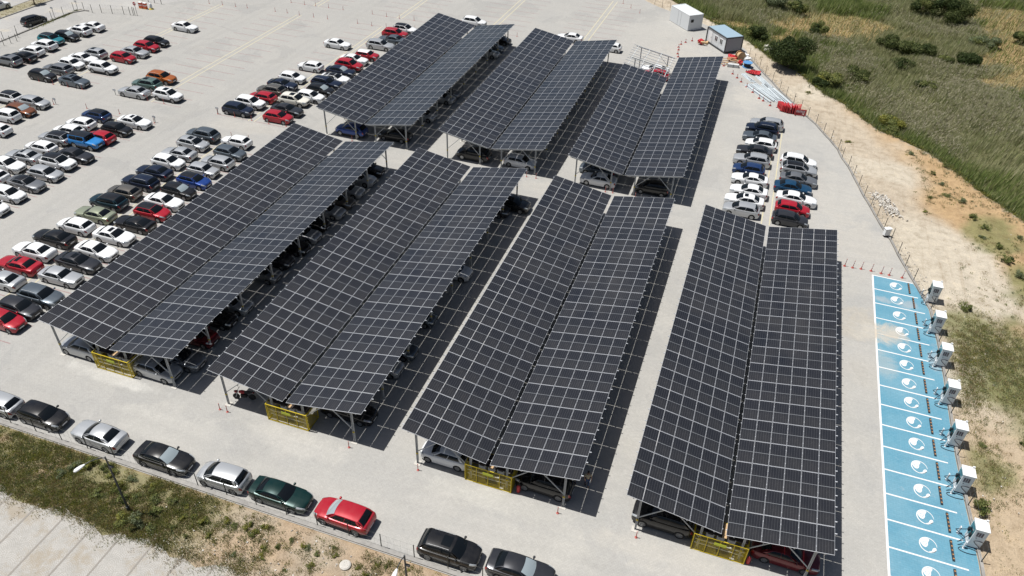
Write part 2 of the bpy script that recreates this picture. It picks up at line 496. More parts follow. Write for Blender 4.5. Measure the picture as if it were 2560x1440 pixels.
FENCE_R = [(22.95, 33), (22.9, 40.7), (22.6, 45.7), (22.4, 50.8), (22.4, 55.7), (22.4, 60.5), (22.3, 65.5), (22.0, 70.6), (20.7, 75.3), (20.0, 77.7), (19.4, 80.0), (18.8, 82.7), (18.1, 84.8), (17.4, 87.2), (16.8, 89.6), (16.1, 91.9), (15.5, 94.4), (14.9, 96.9), (14.3, 99.3), (13.5, 101.5), (13.0, 103.8), (12.0, 106.3), (11.0, 108.4), (9.9, 111.0), (8.7, 113.0), (7.6, 115.2), (6.5, 117.3), (5.3, 119.5), (4.2, 121.5), (2.9, 124.5), (1.6, 127.0), (.5, 129.4), (-.6, 131.8), (-1.6, 134.2)]
FENCE_R2 = [(-9.6, 147.2), (-14.0, 150.6), (-18.4, 153.2), (-20.1, 154.2), (-21.8, 155.6), (-24.5, 158.2), (-27.5, 161)]
LOT = [(-118.2, 26.9), (22.7, 26.9)] + [(x - .15, y - .05) for x, y in FENCE_R] + [(-2.2, 137.0), (-7, 144.6)] + [(x - .3, y - .3) for x, y in FENCE_R2] + [(-45, 178), (-62, 204), (-118.2, 260)]
REED = [(-27, 166), (-19.4, 159.4), (-10, 149.5), (-3.2, 142.2), (2.5, 133.5), (6.3, 130.6), (8.2, 127.3), (10.9, 122.8), (13.8, 120.1), (15.8, 116.4), (18.4, 112.6), (21.6, 110.2), (25.2, 106.9), (28.2, 102.2), (30.4, 97.8), (34.2, 92.8), (39, 87), (46, 83), (60, 80)]
REEDP = REED + [(400, 80), (400, 600), (-27, 600)]
DRYP = [(9.5, 158.0, 9.5, 10.5), (17.5, 162, 7, 4.5), (44.5, 176, 8, 11), (44, 154, 7.5, 14), (27, 158.5, 3.5, 2.5), (4, 148, 4.5, 3.5), (37, 182, 7, 5), (40, 141, 7, 2.2), (-6, 152, 5, 3), (52, 160, 8, 10)]

def dry_mask(x, y):
    m = np.zeros_like(x, dtype=float)
    n = vnoise(x, y, .25, 77, 3) - .5
    for cx, cy, rx, ry in DRYP:
        d = ((x - cx) / rx) ** 2 + ((y - cy) / ry) ** 2 + n * 1.8
        m = np.maximum(m, 1 - sstep(.6, 1.15, d))
    return m

def terrain_z(x, y):
    ins = inside(LOT, x, y)
    d = pdist(LOT + [LOT[0]], x, y)
    n1 = vnoise(x, y, .35, 3, 4) - .5; n2 = vnoise(x, y, .06, 9, 3) - .5
    z = -.04 + (n1 * .30 + n2 * .5) * sstep(.3, 4.0, d)
    z = np.where((x > -130) & (x < -100) & (y > 60), -.06, z)
    rd = pdist(REED, x, y); inr = inside(REEDP, x, y)
    z = np.where(inr, z - 1.0 * sstep(0, 2.5, rd), z + .25 * sstep(2.2, .2, rd))
    fb = y < 26.7
    z = np.where(fb, -.03 + n1 * .30 * sstep(26.6, 25.6, y), z)
    z = np.where(y < 23.0, np.where(y < 21.6, -.07, z * sstep(21.6, 23.0, y) - .06 * (1 - sstep(21.6, 23.0, y))), z)
    return np.where(ins, -.10, z)

def axis_pts(lo, hi, step, outer):
    a = np.arange(lo, hi + .01, step)
    return np.concatenate([lo - np.array(outer[::-1]), a, hi + np.array(outer)])
def build_ground():
    xs = axis_pts(-60, 62, .9, [4, 10, 20, 35, 60, 90, 150, 300, 600])
    ys = axis_pts(14, 190, .9, [4, 9, 18, 35, 70, 150, 320, 700])
    X, Y = np.meshgrid(xs, ys, indexing='ij')
    Z = terrain_z(X, Y)
    n1 = vnoise(X, Y, .12, 21, 4); n2 = vnoise(X, Y, .5, 31, 4); n3 = vnoise(X, Y, .05, 41, 3)
    def C(*c): return np.array(c)[None, None, :]
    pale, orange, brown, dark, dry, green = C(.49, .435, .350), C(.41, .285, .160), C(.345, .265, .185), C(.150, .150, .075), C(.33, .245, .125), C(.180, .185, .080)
    rd = pdist(REED, X, Y); inr = inside(REEDP, X, Y)
    fd = pdist(FENCE_R + FENCE_R2, X, Y)
    w = sstep(.42, .56, n1)[..., None]
    col = pale * (1 - w * .35) + brown * w * .35
    # orange soil farther from the lot
    o = (sstep(6.5, 10.5, fd + (n1 - .5) * 9) * (1 - inr))[..., None]
    col = col * (1 - o) + orange * o
    o2 = (sstep(60, 52, Y + (n1 - .5) * 8) * (X > 22))[..., None]
    col = col * (1 - o2) + (orange * .55 + pale * .45) * o2
    # grassy patch behind the chargers
    for cx, cy, rx, ry in ((27.5, 65.5, 5.5, 6.5), (31, 59, 5, 5), (25, 50, 2.2, 2.5), (30.5, 88, 3.0, 4.0), (33, 78, 3, 4), (36, 70, 4, 8)):
        g = (1 - sstep(.4, 1.4, ((X - cx) / rx) ** 2 + ((Y - cy) / ry) ** 2 + (n2 - .5) * 2.6))[..., None] * .8
        col = col * (1 - g) + green * g
    # reed bed floor and dry openings
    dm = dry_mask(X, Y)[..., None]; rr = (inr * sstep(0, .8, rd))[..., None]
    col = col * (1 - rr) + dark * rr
    gg = sstep(.5, .62, n1)[..., None]
    col = np.where(inr[..., None], col * (1 - dm) + (dry * (1 - .3 * gg) + green * .3 * gg) * dm, col)
    # bank below the near fence
    b = ((Y < 26.8) & (X < 22))[..., None]
    bank = brown * 1.12 * (1 - sstep(.45, .6, n2)[..., None] * .55) + pale * .8 * sstep(.45, .6, n2)[..., None] * .55
    gl = (sstep(-27, -34, X + (n1 - .5) * 8) * sstep(.35, .55, n2 + .1))[..., None] * .7
    bank = bank * (1 - gl) + green * gl
    col = np.where(b, bank, col)
    col = np.where(((X < -118) | (Y > 200))[..., None], pale * .8 * (1 - .4 * w) + green * .4 * w, col)
    nx, ny = len(xs), len(ys)
    V = np.stack([X, Y, Z], -1).reshape(-1, 3)
    I = np.arange(nx * ny).reshape(nx, ny)
    F = np.stack([I[:-1, :-1], I[1:, :-1], I[1:, 1:], I[:-1, 1:]], -1).reshape(-1, 4)
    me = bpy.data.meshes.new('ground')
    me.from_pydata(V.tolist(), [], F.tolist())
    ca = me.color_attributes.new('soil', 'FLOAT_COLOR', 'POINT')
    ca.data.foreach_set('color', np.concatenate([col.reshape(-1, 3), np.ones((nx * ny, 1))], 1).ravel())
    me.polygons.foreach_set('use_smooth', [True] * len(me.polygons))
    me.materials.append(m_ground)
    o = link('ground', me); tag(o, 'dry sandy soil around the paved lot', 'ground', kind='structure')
build_ground()

def sheet(name, poly, z, m, label, cat='pavement', thick=None):
    bm = bmesh.new()
    vs = [bm.verts.new((x, y, z)) for x, y in poly]
    f = bm.faces.new(vs)
    bmesh.ops.recalc_face_normals(bm, faces=bm.faces)
    if f.normal.z < 0: f.normal_flip()
    if thick:
        r = bmesh.ops.extrude_face_region(bm, geom=[f])
        for v in r['geom']:
            if isinstance(v, bmesh.types.BMVert): v.co.z -= thick
        bmesh.ops.recalc_face_normals(bm, faces=bm.faces)
    bmesh.ops.triangulate(bm, faces=[q for q in bm.faces if len(q.verts) > 4])
    me = bpy.data.meshes.new(name); bm.to_mesh(me); bm.free(); me.materials.append(m)
    return tag(link(name, me), label, cat, kind='structure')

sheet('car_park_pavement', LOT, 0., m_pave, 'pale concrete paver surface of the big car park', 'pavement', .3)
sheet('road', [(-127.0, 20), (-118.6, 20), (-118.6, 108.6), (-110.5, 112.5), (-106, 119), (-106, 260), (-127, 260)], .004, m_road, 'pale grey road outside the left fence', 'road')
sheet('far_road', [(-142, 20), (-130.4, 20), (-130.4, 260), (-142, 260)], -.004, m_road, 'second carriageway beyond the grassy median', 'road')
bank_edge = [(x, 21.95 + .35 * math.sin(x * .9) + .25 * math.sin(x * 2.3 + 1)) for x in np.arange(-10, -62, -1.1)]
sheet('cobbled_yard', [(-70, -30), (-8, -30)] + bank_edge + [(-70, 22.4)], -.02, m_cobble, 'pale fan laid cobbled yard below the bank', 'pavement')

mk = MB()
for x in (-45.1, -42.55, -40.0, -37.5, -35.1, -32.6, -30.1, -27.6, -47.6, -25.1):
    mk.box(x - .07, x + .07, 10, 22.0, -.018, -.012)
tag(mk.build('cobble_bay_lines', mat('dark_setts', (.25, .23, .205), .9)), 'dark sett strips dividing the cobbled yard', 'bay lines', kind='structure')

# kerbs
def kerb(name, pts, w, z0, z1, label):
    b = MB()
    for a, c in zip(pts[:-1], pts[1:]):
        a, c = Vector((*a, 0)), Vector((*c, 0)); d = (c - a).normalized(); n = Vector((-d.y, d.x, 0)) * w / 2
        q = [a - n, c - n, c + n, a + n]
        b.face([p + Vector((0, 0, z1)) for p in q])
        for i in range(4):
            p, r = q[i], q[(i + 1) % 4]
            b.face([p + Vector((0, 0, z0)), r + Vector((0, 0, z0)), r + Vector((0, 0, z1)), p + Vector((0, 0, z1))])
    return tag(b.build(name, m_kerb), label, 'kerb', kind='structure')
kerb('near_kerb', [(x, 27.12) for x in np.arange(-75, 24, 3.)], .32, -.3, .10, 'low concrete kerb under the near fence')
kerb('right_kerb', [(x + .02, y) for x, y in FENCE_R], .22, -.3, .11, 'low concrete kerb under the right fence')
kerb('left_kerb', [(-118.3, 88), (-118.45, 97), (-118.7, 106), (-117.3, 108.2), (-116.4, 108.3)], .25, -.3, .14, 'kerb under the left fence')
kerb('median_kerb', [(-127.1, 60), (-127.1, 99), (-126.6, 112), (-125, 130)], .2, -.3, .14, 'kerb of the road median')

# painted markings of the lot
wl, yl, rl = MB(), MB(), MB()
def strip(b, x0, x1, y0, y1, z=.004): b.face([(x0, y0, z), (x1, y0, z), (x1, y1, z), (x0, y1, z)])
for cx, y0, y1 in ((-63.7, 32, 75.6), (-80.9, 32, 75.8), (-98, 40, 75.5), (-64.4, 81.3, 122.5), (-81.3, 81.2, 121.8), (-97.3, 80.8, 120.8), (-64.0, 127.5, 168), (-81.2, 127.4, 168), (-46.5, 127.5, 172), (-29.4, 127.5, 154), (5.0, 80.7, 109)):
    for s in (-.45, .45):
        strip(yl, cx + s - .07, cx + s + .07, y0, y1)
    for sd in (-1, 1):
        y = y0 + .1
        while y < y1:
            if abs(cx - 5.0) > .1: strip(rl, *sorted((cx + sd * .6, cx + sd * 5.4)), y - .06, y + .06, .004)
            y += 2.56
y = 82.6
while y < 104:
    strip(rl, -112, -106.3, y - .05, y + .05); y += 2.5
# white outline and dividers of the blue bays
Z2 = .010
def wstrip(a, c, w):
    a, c = Vector((*a, Z2)), Vector((*c, Z2)); d = (c - a).normalized(); n = Vector((-d.y, d.x, 0)) * w / 2
    wl.face([a - n, c - n, c + n, a + n])
wstrip((16.62, 30), (16.62, 74.85), .17)
BAYY = [74.78 - 2.5 * k for k in range(19)]
ENDS = [20.6, 20.95, 21.43, 21.15, 21.44, 21.2, 21.46, 21.46, 21.6, 21.64, 21.62, 21.59, 21.77, 21.91, 22.02] + [22.0] * 5
for k, yy in enumerate(BAYY):
    wstrip((16.7, yy), (ENDS[k], yy - .06), .13)
tag(wl.build('white_markings', m_white_line), 'white painted bay lines', 'markings', kind='structure')
tag(yl.build('yellow_markings', m_yellow_line), 'faded yellow double lines between facing bays', 'markings', kind='structure')
tag(rl.build('red_markings', m_red_line), 'faded red bay lines', 'markings', kind='structure')
edge = [(p[0] - .16, p[1]) for p in FENCE_R if p[1] < 71] + [(21.72, 70.98), (20.9, 74.0), (20.6, 74.75)]
sheet('blue_charging_bays', [(16.62, 33)] + edge + [(16.62, 74.75)], .005, m_blue, 'worn sky blue paint of the charging bays', 'parking bays')

# white emblem in each bay: broken ring with two flowing shapes
def emblem_mesh():
    b = MB(); R, r = .67, .60
    N = 56; a0, a1 = math.radians(-2), math.radians(330)
    def P(rad, a): return (rad * math.cos(a) * .92, rad * math.sin(a), 0)
    for k in range(N):
        t0 = a0 + (a1 - a0) * k / N; t1 = a0 + (a1 - a0) * (k + 1) / N
        def th(t):
            f = (t - a0) / (a1 - a0); return .028 + .062 * math.sin(math.pi * min(1, f)) ** .8
        b.face([P(R, t0), P(R, t1), P(R - th(t1), t1), P(R - th(t0), t0)])
    for pts in ([(-.50, .26), (-.33, .46), (-.04, .58), (.12, .54), (.12, .44), (.04, .30), (.0, .16), (.0, .02), (-.06, -.14), (-.16, -.24), (-.30, -.24), (-.42, -.12), (-.51, .06)],
                [(.44, -.10), (.54, -.14), (.56, -.28), (.46, -.46), (.28, -.58), (.04, -.62), (.02, -.56), (.16, -.50), (.24, -.42), (.28, -.28), (.34, -.18)]):
        b.face([(*p, 0) for p in pts], 0)
    # thin blue circle in the upper shape
    for k in range(20):
        t0, t1 = 2 * math.pi * k / 20, 2 * math.pi * (k + 1) / 20
        cc = (-.22, .10)
        b.face([(cc[0] + q * math.cos(t), cc[1] + q * math.sin(t), .003) for q, t in ((.15, t0), (.15, t1), (.125, t1), (.125, t0))], 1)
    return b.mesh('bay_emblem', [m_white_line, m_blue], fix=True)
em = emblem_mesh()
EMB = [(18.9, 73.55), (18.86, 71.0), (18.96, 68.45), (19.08, 65.95), (19.14, 63.45), (19.18, 60.95), (19.23, 58.4), (19.28, 55.95), (19.32, 53.5), (19.35, 51.0), (19.37, 48.47), (19.4, 46.0), (19.42, 43.48), (19.43, 40.94), (19.43, 38.4), (19.43, 35.9)]
for i, (x, y) in enumerate(EMB):
    o = link('bay_emblem', em, None, (x, y, .012)); tag(o, 'white swirl in a broken ring painted on a blue charging bay', 'emblem', 'painted bay emblems', 'structure')

# ---------------------------------------------------------------- solar carports
PW, PLEN, GAP = 1.126, 2.278, .028
SL = .1768
cs_, sn_ = math.cos(SL), math.sin(SL)
def panel_mesh(pl):
    b = MB(); w, l, t = PW / 2, pl / 2, .035
    fx, fy = .011, .021
    o = [(-w, -l), (w, -l), (w, l), (-w, l)]; i_ = [(-w + fx, -l + fy), (w - fx, -l + fy), (w - fx, l - fy), (-w + fx, l - fy)]
    for k in range(4):
        k2 = (k + 1) % 4
        b.face([(*o[k], 0), (*o[k2], 0), (*i_[k2], 0), (*i_[k], 0)], 0)
        b.face([(*o[k], -t), (*o[k2], -t), (*o[k2], 0), (*o[k], 0)], 0)
    W2, L2 = PW - 2 * fx, pl - 2 * fy
    b.face([(*p, -.003) for p in i_], 1, [(0, 0), (W2, 0), (W2, L2), (0, L2)])
    for k in range(4):
        k2 = (k + 1) % 4
        b.face([(*i_[k], 0), (*i_[k2], 0), (*i_[k2], -.003), (*i_[k], -.003)], 0)
    b.face([(*p, -t) for p in o[::-1]], 2)
    return b
def slope_pt(s, g, d, z0, off=0.):
    """point at slope distance d on wing side s, off metres below the panel top plane"""
    return (s * (g + d * cs_ + off * sn_), z0 + d * sn_ - off * cs_)

def carport(label, x0, y0, rows_l, rows_r, pitch, z0, bare=0):
    root = tag(empty('solar_carport', (x0, y0, 0)), label, 'solar carport', 'solar carports over the parking bays')
    g = .158; pl = pitch - GAP
    pm = panel_mesh(pl).mesh('solar_panel', [m_alu, m_panel, m_back], uv=True)
    cells = []
    for s, n in ((-1, rows_l), (1, rows_r)):
        for r in range(n):
            for c in range(6): cells.append((r, s, c))
    cells.sort(key=lambda q: (q[0], q[1], q[2]))
    rest = MB(); src = panel_mesh(pl)
    for k, (r, s, c) in enumerate(cells):
        d = c * (PW + GAP) + PW / 2
        x, z = slope_pt(s, g, d, z0); y = (r + .5) * pitch
        if k < 100:
            link('solar_panel', pm, root, (x, y, z), (0, -s * SL, 0))
        else:
            MT = Matrix.Translation((x, y, z)) @ Matrix.Rotation(-s * SL, 4, 'Y')
            n = len(rest.v)
            rest.v += [tuple(MT @ Vector(p)) for p in src.v]
            rest.f += [tuple(n + i for i in f) for f in src.f]; rest.mi += src.mi; rest.uv += src.uv
    o = rest.build('solar_panels', [m_alu, m_panel, m_back], root, uv=True, fix=False); o['kind'] = 'stuff'
    total = max(rows_l, rows_r); L = total * pitch
    W = 6 * PW + 5 * GAP
    # rails running down the slope, two under each panel row, ends sticking out
    rb = MB(); rb.box(-.025, .025, -.03, .03, -.07, W + .15); rm = rb.mesh('rail', [m_alu], fix=True)
    for s, n, tot in ((-1, rows_l, total), (1, rows_r, total)):
        for r in range(n if not bare or s > 0 else total):
            for q in (.22, .78):
                x, z = slope_pt(s, g, 0, z0, .062); y = (r + q) * pitch
                link('rail', rm, root, (x, y, z), (0, s * (math.pi / 2 - SL), 0))
    # purlins along the length
    for s in (-1, 1):
        for d in (.5, 2.45, 4.4, 6.35):
            b = MB(); x, z = slope_pt(s, g, d, z0, .15)
            b.box(-.045, .045, .05, L - .05, -.03, .052)
            b.build('purlin', m_galv, root, (x, 0, z), (0, -s * SL, 0))
    # frames
    nf = 9
    ys = [.27 + k * (L - .62) / (nf - 1) for k in range(nf)]
    # C section column
    def col_mesh(h, nm):
        b = MB(); a, c, t = .075, .06, .018
        b.box(-a, a, c - t, c, .0, h); b.box(-a, -a + t, -c, c - t, 0, h); b.box(a - t, a, -c, c - t, 0, h)
        b.box(-.17, .17, -.17, .17, 0, .025)
        b.box(-a - .004, a + .004, -c - .004, c + .004, 1.12, 1.24, 1)
        return b.mesh(nm, [m_galv, m_yellow], fix=True)
    ho = slope_pt(1, g, (5.9 - g) / cs_, z0, .30)[1]; hi = slope_pt(1, g, (1.45 - g) / cs_, z0, .30)[1]
    mo, mi_ = col_mesh(ho, 'column'), col_mesh(hi, 'column')
    rf = MB(); rf.box(-.07, .07, -.05, .05, .25, W - .25); rfm = rf.mesh('rafter', [m_galv], fix=True)
    fo = MB(); fo.box(-.26, .26, -.26, .26, -.05, .035); fom = fo.mesh('footing', [m_conc], fix=True)
    for y in ys:
        for s in (-1, 1):
            for xo, m_, h in ((5.9, mo, ho), (1.45, mi_, hi)):
                c = link('column', m_, root, (s * xo, y, 0)); link('footing', fom, c, (0, 0, 0))
            x, z = slope_pt(s, g, 0, z0, .22)
            link('rafter', rfm, root, (x, y, z), (0, s * (math.pi / 2 - SL), 0))
            for xa, za, xb in ((5.83, ho * .42, 4.2), (1.52, hi * .48, 3.1)):
                b = MB(); zb = slope_pt(1, g, (xb - g) / cs_, z0, .36)[1]
                b.bar((s * xa, y + .06, za), (s * xb, y + .06, zb), .07, .05)
                b.build('brace', m_galv, root)
    return root
CARP = [('front row solar carport at far left, next to the sunlit car rows', -46.97, 35.03, 18, 18, 2.298, 2.67, 0),
        ('second front row solar carport from left, with a motorcycle at its end', -29.72, 34.93, 18, 18, 2.298, 2.65, 0),
        ('third front row solar carport from left, with a person beside it', -12.32, 34.72, 18, 18, 2.298, 2.63, 0),
        ('front row solar carport at far right, nearest the blue charging bays', 4.99, 34.63, 18, 18, 2.298, 2.675, 0),
        ('back row solar carport at left, blue crossover under its near end', -46.96, 81.56, 18, 18, 2.279, 2.665, 0),
        ('back row solar carport in the middle', -29.30, 81.39, 18, 18, 2.262, 2.72, 0),
        ('back row solar carport at right, left wing ending in bare frame', -12.20, 81.18, 14, 18, 2.258, 2.69, 1)]
for c in CARP: carport(*c)

# ---------------------------------------------------------------- cars
PAINT = {'white': ((.72, .73, .735), 0, .3), 'cream': (( .66, .64, .57), 0, .3), 'silver': ((.46, .475, .49), .45, .32), 'grey': ((.20, .21, .225), .5, .32), 'slate': ((.11, .135, .16), .5, .3),
         'charcoal': ((.030, .032, .038), .3, .3), 'black': ((.008, .0085, .010), .0, .25), 'navy': ((.010, .018, .042), .3, .28), 'blue': ((.010, .050, .24), .3, .28), 'midblue': ((.014, .042, .13), .3, .28), 'deepblue': ((.006, .055, .125), .3, .28), 'azure': ((.02, .20, .52), .1, .3),
         'teal': ((.015, .20, .24), .3, .3), 'petrol': ((.010, .035, .050), .4, .3), 'green': ((.003, .026, .024), .3, .28), 'sage': ((.11, .18, .165), .4, .32), 'olive': ((.29, .32, .23), .4, .34),
         'red': ((.37, .008, .022), .15, .28), 'shadedred': ((.13, .004, .010), .2, .3), 'orange': ((.40, .11, .02), .3, .3), 'brown': ((.20, .070, .030), .4, .3), 'taupe': ((.14, .13, .115), .5, .32)}  # the darker red is plain red with carport shade put into the colour
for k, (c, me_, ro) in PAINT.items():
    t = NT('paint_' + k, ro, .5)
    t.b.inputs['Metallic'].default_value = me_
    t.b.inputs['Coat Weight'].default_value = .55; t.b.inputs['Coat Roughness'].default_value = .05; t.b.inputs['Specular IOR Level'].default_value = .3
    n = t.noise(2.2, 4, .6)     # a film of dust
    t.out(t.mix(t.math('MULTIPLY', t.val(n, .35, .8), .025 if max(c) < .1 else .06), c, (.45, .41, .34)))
#        L    W    H    belt  hoodz cowlx rfx  rrx   rbx  zdeck clear axF   axR  wr   wroof box
SPEC = {'hatch': (4.12, 1.78, 1.47, .98, .90, 1.02, .28, -1.38, -1.80, 1.00, .19, 1.28, -1.28, .315, .70, 0),
        'sedan': (4.62, 1.80, 1.45, .96, .90, .92, .14, -.98, -1.68, 1.00, .18, 1.36, -1.32, .32, .69, 0),
        'suv': (4.42, 1.86, 1.64, 1.06, 1.00, 1.08, .36, -1.48, -1.96, 1.10, .23, 1.36, -1.32, .355, .72, 0),
        'wagon': (4.75, 1.84, 1.52, .98, .92, .98, .22, -1.72, -2.16, 1.02, .19, 1.42, -1.40, .335, .71, 0),
        'mpv': (4.10, 1.76, 1.58, 1.00, .93, 1.28, .42, -1.48, -1.84, 1.04, .19, 1.30, -1.28, .315, .72, 0),
        'coupe': (4.50, 1.82, 1.39, .94, .88, .86, .10, -.80, -1.80, 1.00, .16, 1.36, -1.32, .335, .66, 0),
        'mini': (3.80, 1.72, 1.44, .98, .92, .92, .36, -1.36, -1.68, 1.00, .18, 1.24, -1.22, .31, .74, .5),
        'jeep': (4.25, 1.86, 1.84, 1.16, 1.12, .78, .58, -1.86, -2.00, 1.16, .28, 1.28, -1.22, .385, .82, 1),
        'oldsedan': (4.40, 1.68, 1.41, .93, .88, .86, .30, -.98, -1.55, .96, .19, 1.30, -1.24, .30, .72, .8),
        'oldhatch': (3.95, 1.65, 1.42, .93, .87, .90, .32, -1.30, -1.72, .96, .18, 1.22, -1.22, .29, .73, .7)}
def lerp(a, b, t): return a + (b - a) * t
def interp(pts, x):
    if x <= pts[0][0]: return pts[0][1]
    for (a, va), (b, vb) in zip(pts[:-1], pts[1:]):
        if x <= b: return va + (vb - va) * (x - a) / (b - a + 1e-9)
    return pts[-1][1]
def wheel_meshes(r):
    b = MB(); w = .10
    b.lathe([(r * .62, -w), (r * .95, -w), (r, -w * .7), (r, w * .7), (r * .95, w), (r * .66, w), (r * .62, w * .55)], 22, 0, axis='y')
    tyre = b.mesh('wheel', [m_rubber], fix=True)
    for p in tyre.polygons: p.use_smooth = len(p.vertices) == 4
    b = MB(); ro = r * .66
    b.lathe([(ro, w * .50), (ro, w * .98), (ro * .88, w * .98), (ro * .86, w * .6)], 22, 0, axis='y')
    for k in range(5):
        a = 2 * math.pi * k / 5
        for da in (-.18, .18):
            p0, p1 = (a + da * 1.6), (a + da * .9)
            q = []
            for rr, aa in ((.05, p0 - .5), (.05, p0 + .5), (ro * .92, p1 + .10), (ro * .92, p1 - .10)):
                q.append((rr * math.cos(aa), w * .9 - (.015 if rr < .1 else 0), rr * math.sin(aa)))
            b.face(q)
    b.lathe([(.055, w * .6), (.055, w * .97), (.02, w * 1.0)], 10, 0, axis='y')
    rim = b.mesh('rim', [m_rim], fix=False)
    return tyre, rim
def car_parts(kind):
    L, W, H, belt, hoodz, cx, rfx, rrx, rbx, zd, clear, axF, axR, wr, wroof, box = SPEC[kind]
    hl, hw = L / 2, W / 2
    R = wr + .055
    deck_end = -hl
    e = .5 if box else 1.0
    if rbx > -hl + .35:   # three-box
        top = [(-hl, .70), (-hl + .04, .86), (-hl + .14, zd - .035), (rbx, zd)]
    else:
        top = [(-hl, .66), (-hl + .03, .84), (-hl + .10, zd - .06), (rbx - .02 if rbx - .02 > -hl + .12 else -hl + .15, zd)]
    nose = .66 + (.12 if kind in ('suv', 'jeep') else 0) + box * .10
    top += [(cx - .3, belt), (cx + .05, hoodz + .05), (lerp(cx, hl, .45), hoodz), (hl - .32, hoodz - .06 * e), (hl - .12, lerp(nose, hoodz, .50)), (hl - .03, nose + .06), (hl, nose)]
    bot = [(-hl, clear + .22), (-hl + .05, clear + .10), (-hl + .2, clear + .02), (-hl + .5, clear), (hl - .5, clear), (hl - .2, clear + .01), (hl - .05, clear + .05), (hl, clear + .16)]
    def half(x):
        uf = min(1, max(0, (hl - x) / .95)); ur = min(1, max(0, (x + hl) / .75))
        cf = .66 + .34 * math.sqrt(max(0, 1 - (1 - uf) ** 2)); cr = .76 + .24 * math.sqrt(max(0, 1 - (1 - ur) ** 2))
        k = .55 * box
        return hw * lerp(cf, 1, k) * lerp(cr, 1, k)
    xs = sorted(set([round(v, 4) for v in list(np.linspace(-hl, hl, 25)) + [-hl + .03, -hl + .08, -hl + .14, hl - .03, hl - .08, hl - .14]]
                    + [round(a + R * math.cos(t), 4) for a in (axF, axR) for t in np.linspace(0, math.pi, 13)] + [round(a + sg * (R + .004), 4) for a in (axF, axR) for sg in (-1, 1)]))
    def section(x):
        zt = interp(top, x); zb0 = interp(bot, x); zb = zb0
        for a in (axF, axR):
            if abs(x - a) < R: zb = max(zb, wr + math.sqrt(R * R - (x - a) ** 2))
        h = half(x)
        z3 = max(zb0 + .30 * (zt - zb0), zb + .02); z4 = max(zb0 + .62 * (zt - zb0), zb + .05); z5 = max(zt - .10, zb + .08); z6 = max(zt - .03, zb + .10)
        return [(0, zb), (h * .84, zb), (h * .965, zb + .015), (h, z3), (h * 1.002, z4), (h * .985, z5), (h * .945, z6), (h * .85, max(zt + .005, zb + .11)), (h * .5, max(zt + .045, zb + .13)), (0, max(zt + .06, zb + .14))]
    S = [section(x) for x in xs]
    full = []
    for s in S: full.append([(-y, z) for y, z in s[:0:-1]] + s)   # from top left over bottom to top right
    n = len(full[0])   # 19
    body = MB()
    for x, s in zip(xs, full):
        for y, z in s: body.v.append((x, y, z))
    for i in range(len(xs) - 1):
        for j in range(n):
            j2 = (j + 1) % n
            body.f.append((i * n + j, (i + 1) * n + j, (i + 1) * n + j2, i * n + j2))
            jj = abs(j + .5 - 9) if j < n - 1 else 9
            body.mi.append(1 if jj < (3 if kind in ('suv', 'jeep') else 2) else 0); body.uv.append([(0, 0)] * 4)
    body.f.append(tuple(range(n))); body.mi.append(0); body.uv.append([(0, 0)] * n)
    body.f.append(tuple((len(xs) - 1) * n + k for k in range(n))); body.mi.append(0); body.uv.append([(0, 0)] * n)
    wb, wt = hw * .90, hw * wroof
    zc, zr = belt - .015, H
    bz = zd - .015
    def roof(u, v):
        c = 1 - v * v
        return (lerp(rfx + .07 * c, rrx - .05 * c, u), v * wt, zr - .075 * v * v - .055 * (2 * u - 1) ** 2 * (1 - .5 * box))
    def wind(u, v):       # u 0 bottom .. 1 top
        c = 1 - v * v; T = roof(0, v); B = (cx + .16 * c * (1 - box * .7), v * wb * .93, zc)
        q = [lerp(a, b, u) for a, b in zip(B, T)]; q[2] += .055 * math.sin(math.pi * u); return q
    def rear(u, v):
        c = 1 - v * v; T = roof(1, v); B = (rbx - .07 * c, v * wb * .92, bz)
        q = [lerp(a, b, u) for a, b in zip(B, T)]; q[2] += .055 * math.sin(math.pi * u); q[0] -= .03 * math.sin(math.pi * u); return q
    def side(sg):
        def f(u, v):      # u front..rear, v bottom..top
            T = roof(u, sg); B = (lerp(cx, rbx, u), sg * wb * lerp(lerp(.93, 1.0, min(1, u * 4)), .92, max(0, u * 4 - 3)), lerp(zc, bz, u))
            q = [lerp(a, b, v) for a, b in zip(B, T)]; q[1] += sg * .055 * math.sin(math.pi * v); return q
        return f
    def off(fn, d, out):
        def f(u, v):
            p = Vector(fn(u, v)); a = Vector(fn(min(1, u + .01), v)) - Vector(fn(max(0, u - .01), v)); b = Vector(fn(u, v + .01)) - Vector(fn(u, v - .01))
            nn = a.cross(b).normalized()
            if nn.dot(out) < 0: nn = -nn
            return p + nn * d
        return f
    base = len(body.v)
    cab = MB()
    cab.grid(wind, 5, 8, 0, v0=-1, v1=1); cab.grid(rear, 5, 8, 0, v0=-1, v1=1)
    for sg in (-1, 1): cab.grid(side(sg), 12, 5, 0)
    rest_n = len(body.v)
    body.v += cab.v; body.f += [tuple(rest_n + i for i in f) for f in cab.f]; body.mi += cab.mi; body.uv += cab.uv
    P = {}
    P['body'] = body.mesh('body', [MATS['paint_white'], m_black], smooth=True, fix=True)
    try: P['body'].set_sharp_from_angle(angle=math.radians(38))
    except Exception: pass
    b = MB(); b.grid(roof, 9, 8, 0, v0=-1, v1=1); P['roof'] = b.mesh('roof', [MATS['paint_white']], smooth=True, fix=True)
    up = Vector((0, 0, 1))
    b = MB(); b.grid(off(roof, .008, up), 4, 5, 0, .10, .46, -.62, .62); P['sunroof'] = b.mesh('sunroof', [m_glass], smooth=True, fix=True)
    b = MB(); b.grid(off(wind, .010, Vector((1, 0, 1))), 5, 8, 0, .07, .95, -.93, .93); P['windshield'] = b.mesh('windshield', [m_glass], smooth=True)
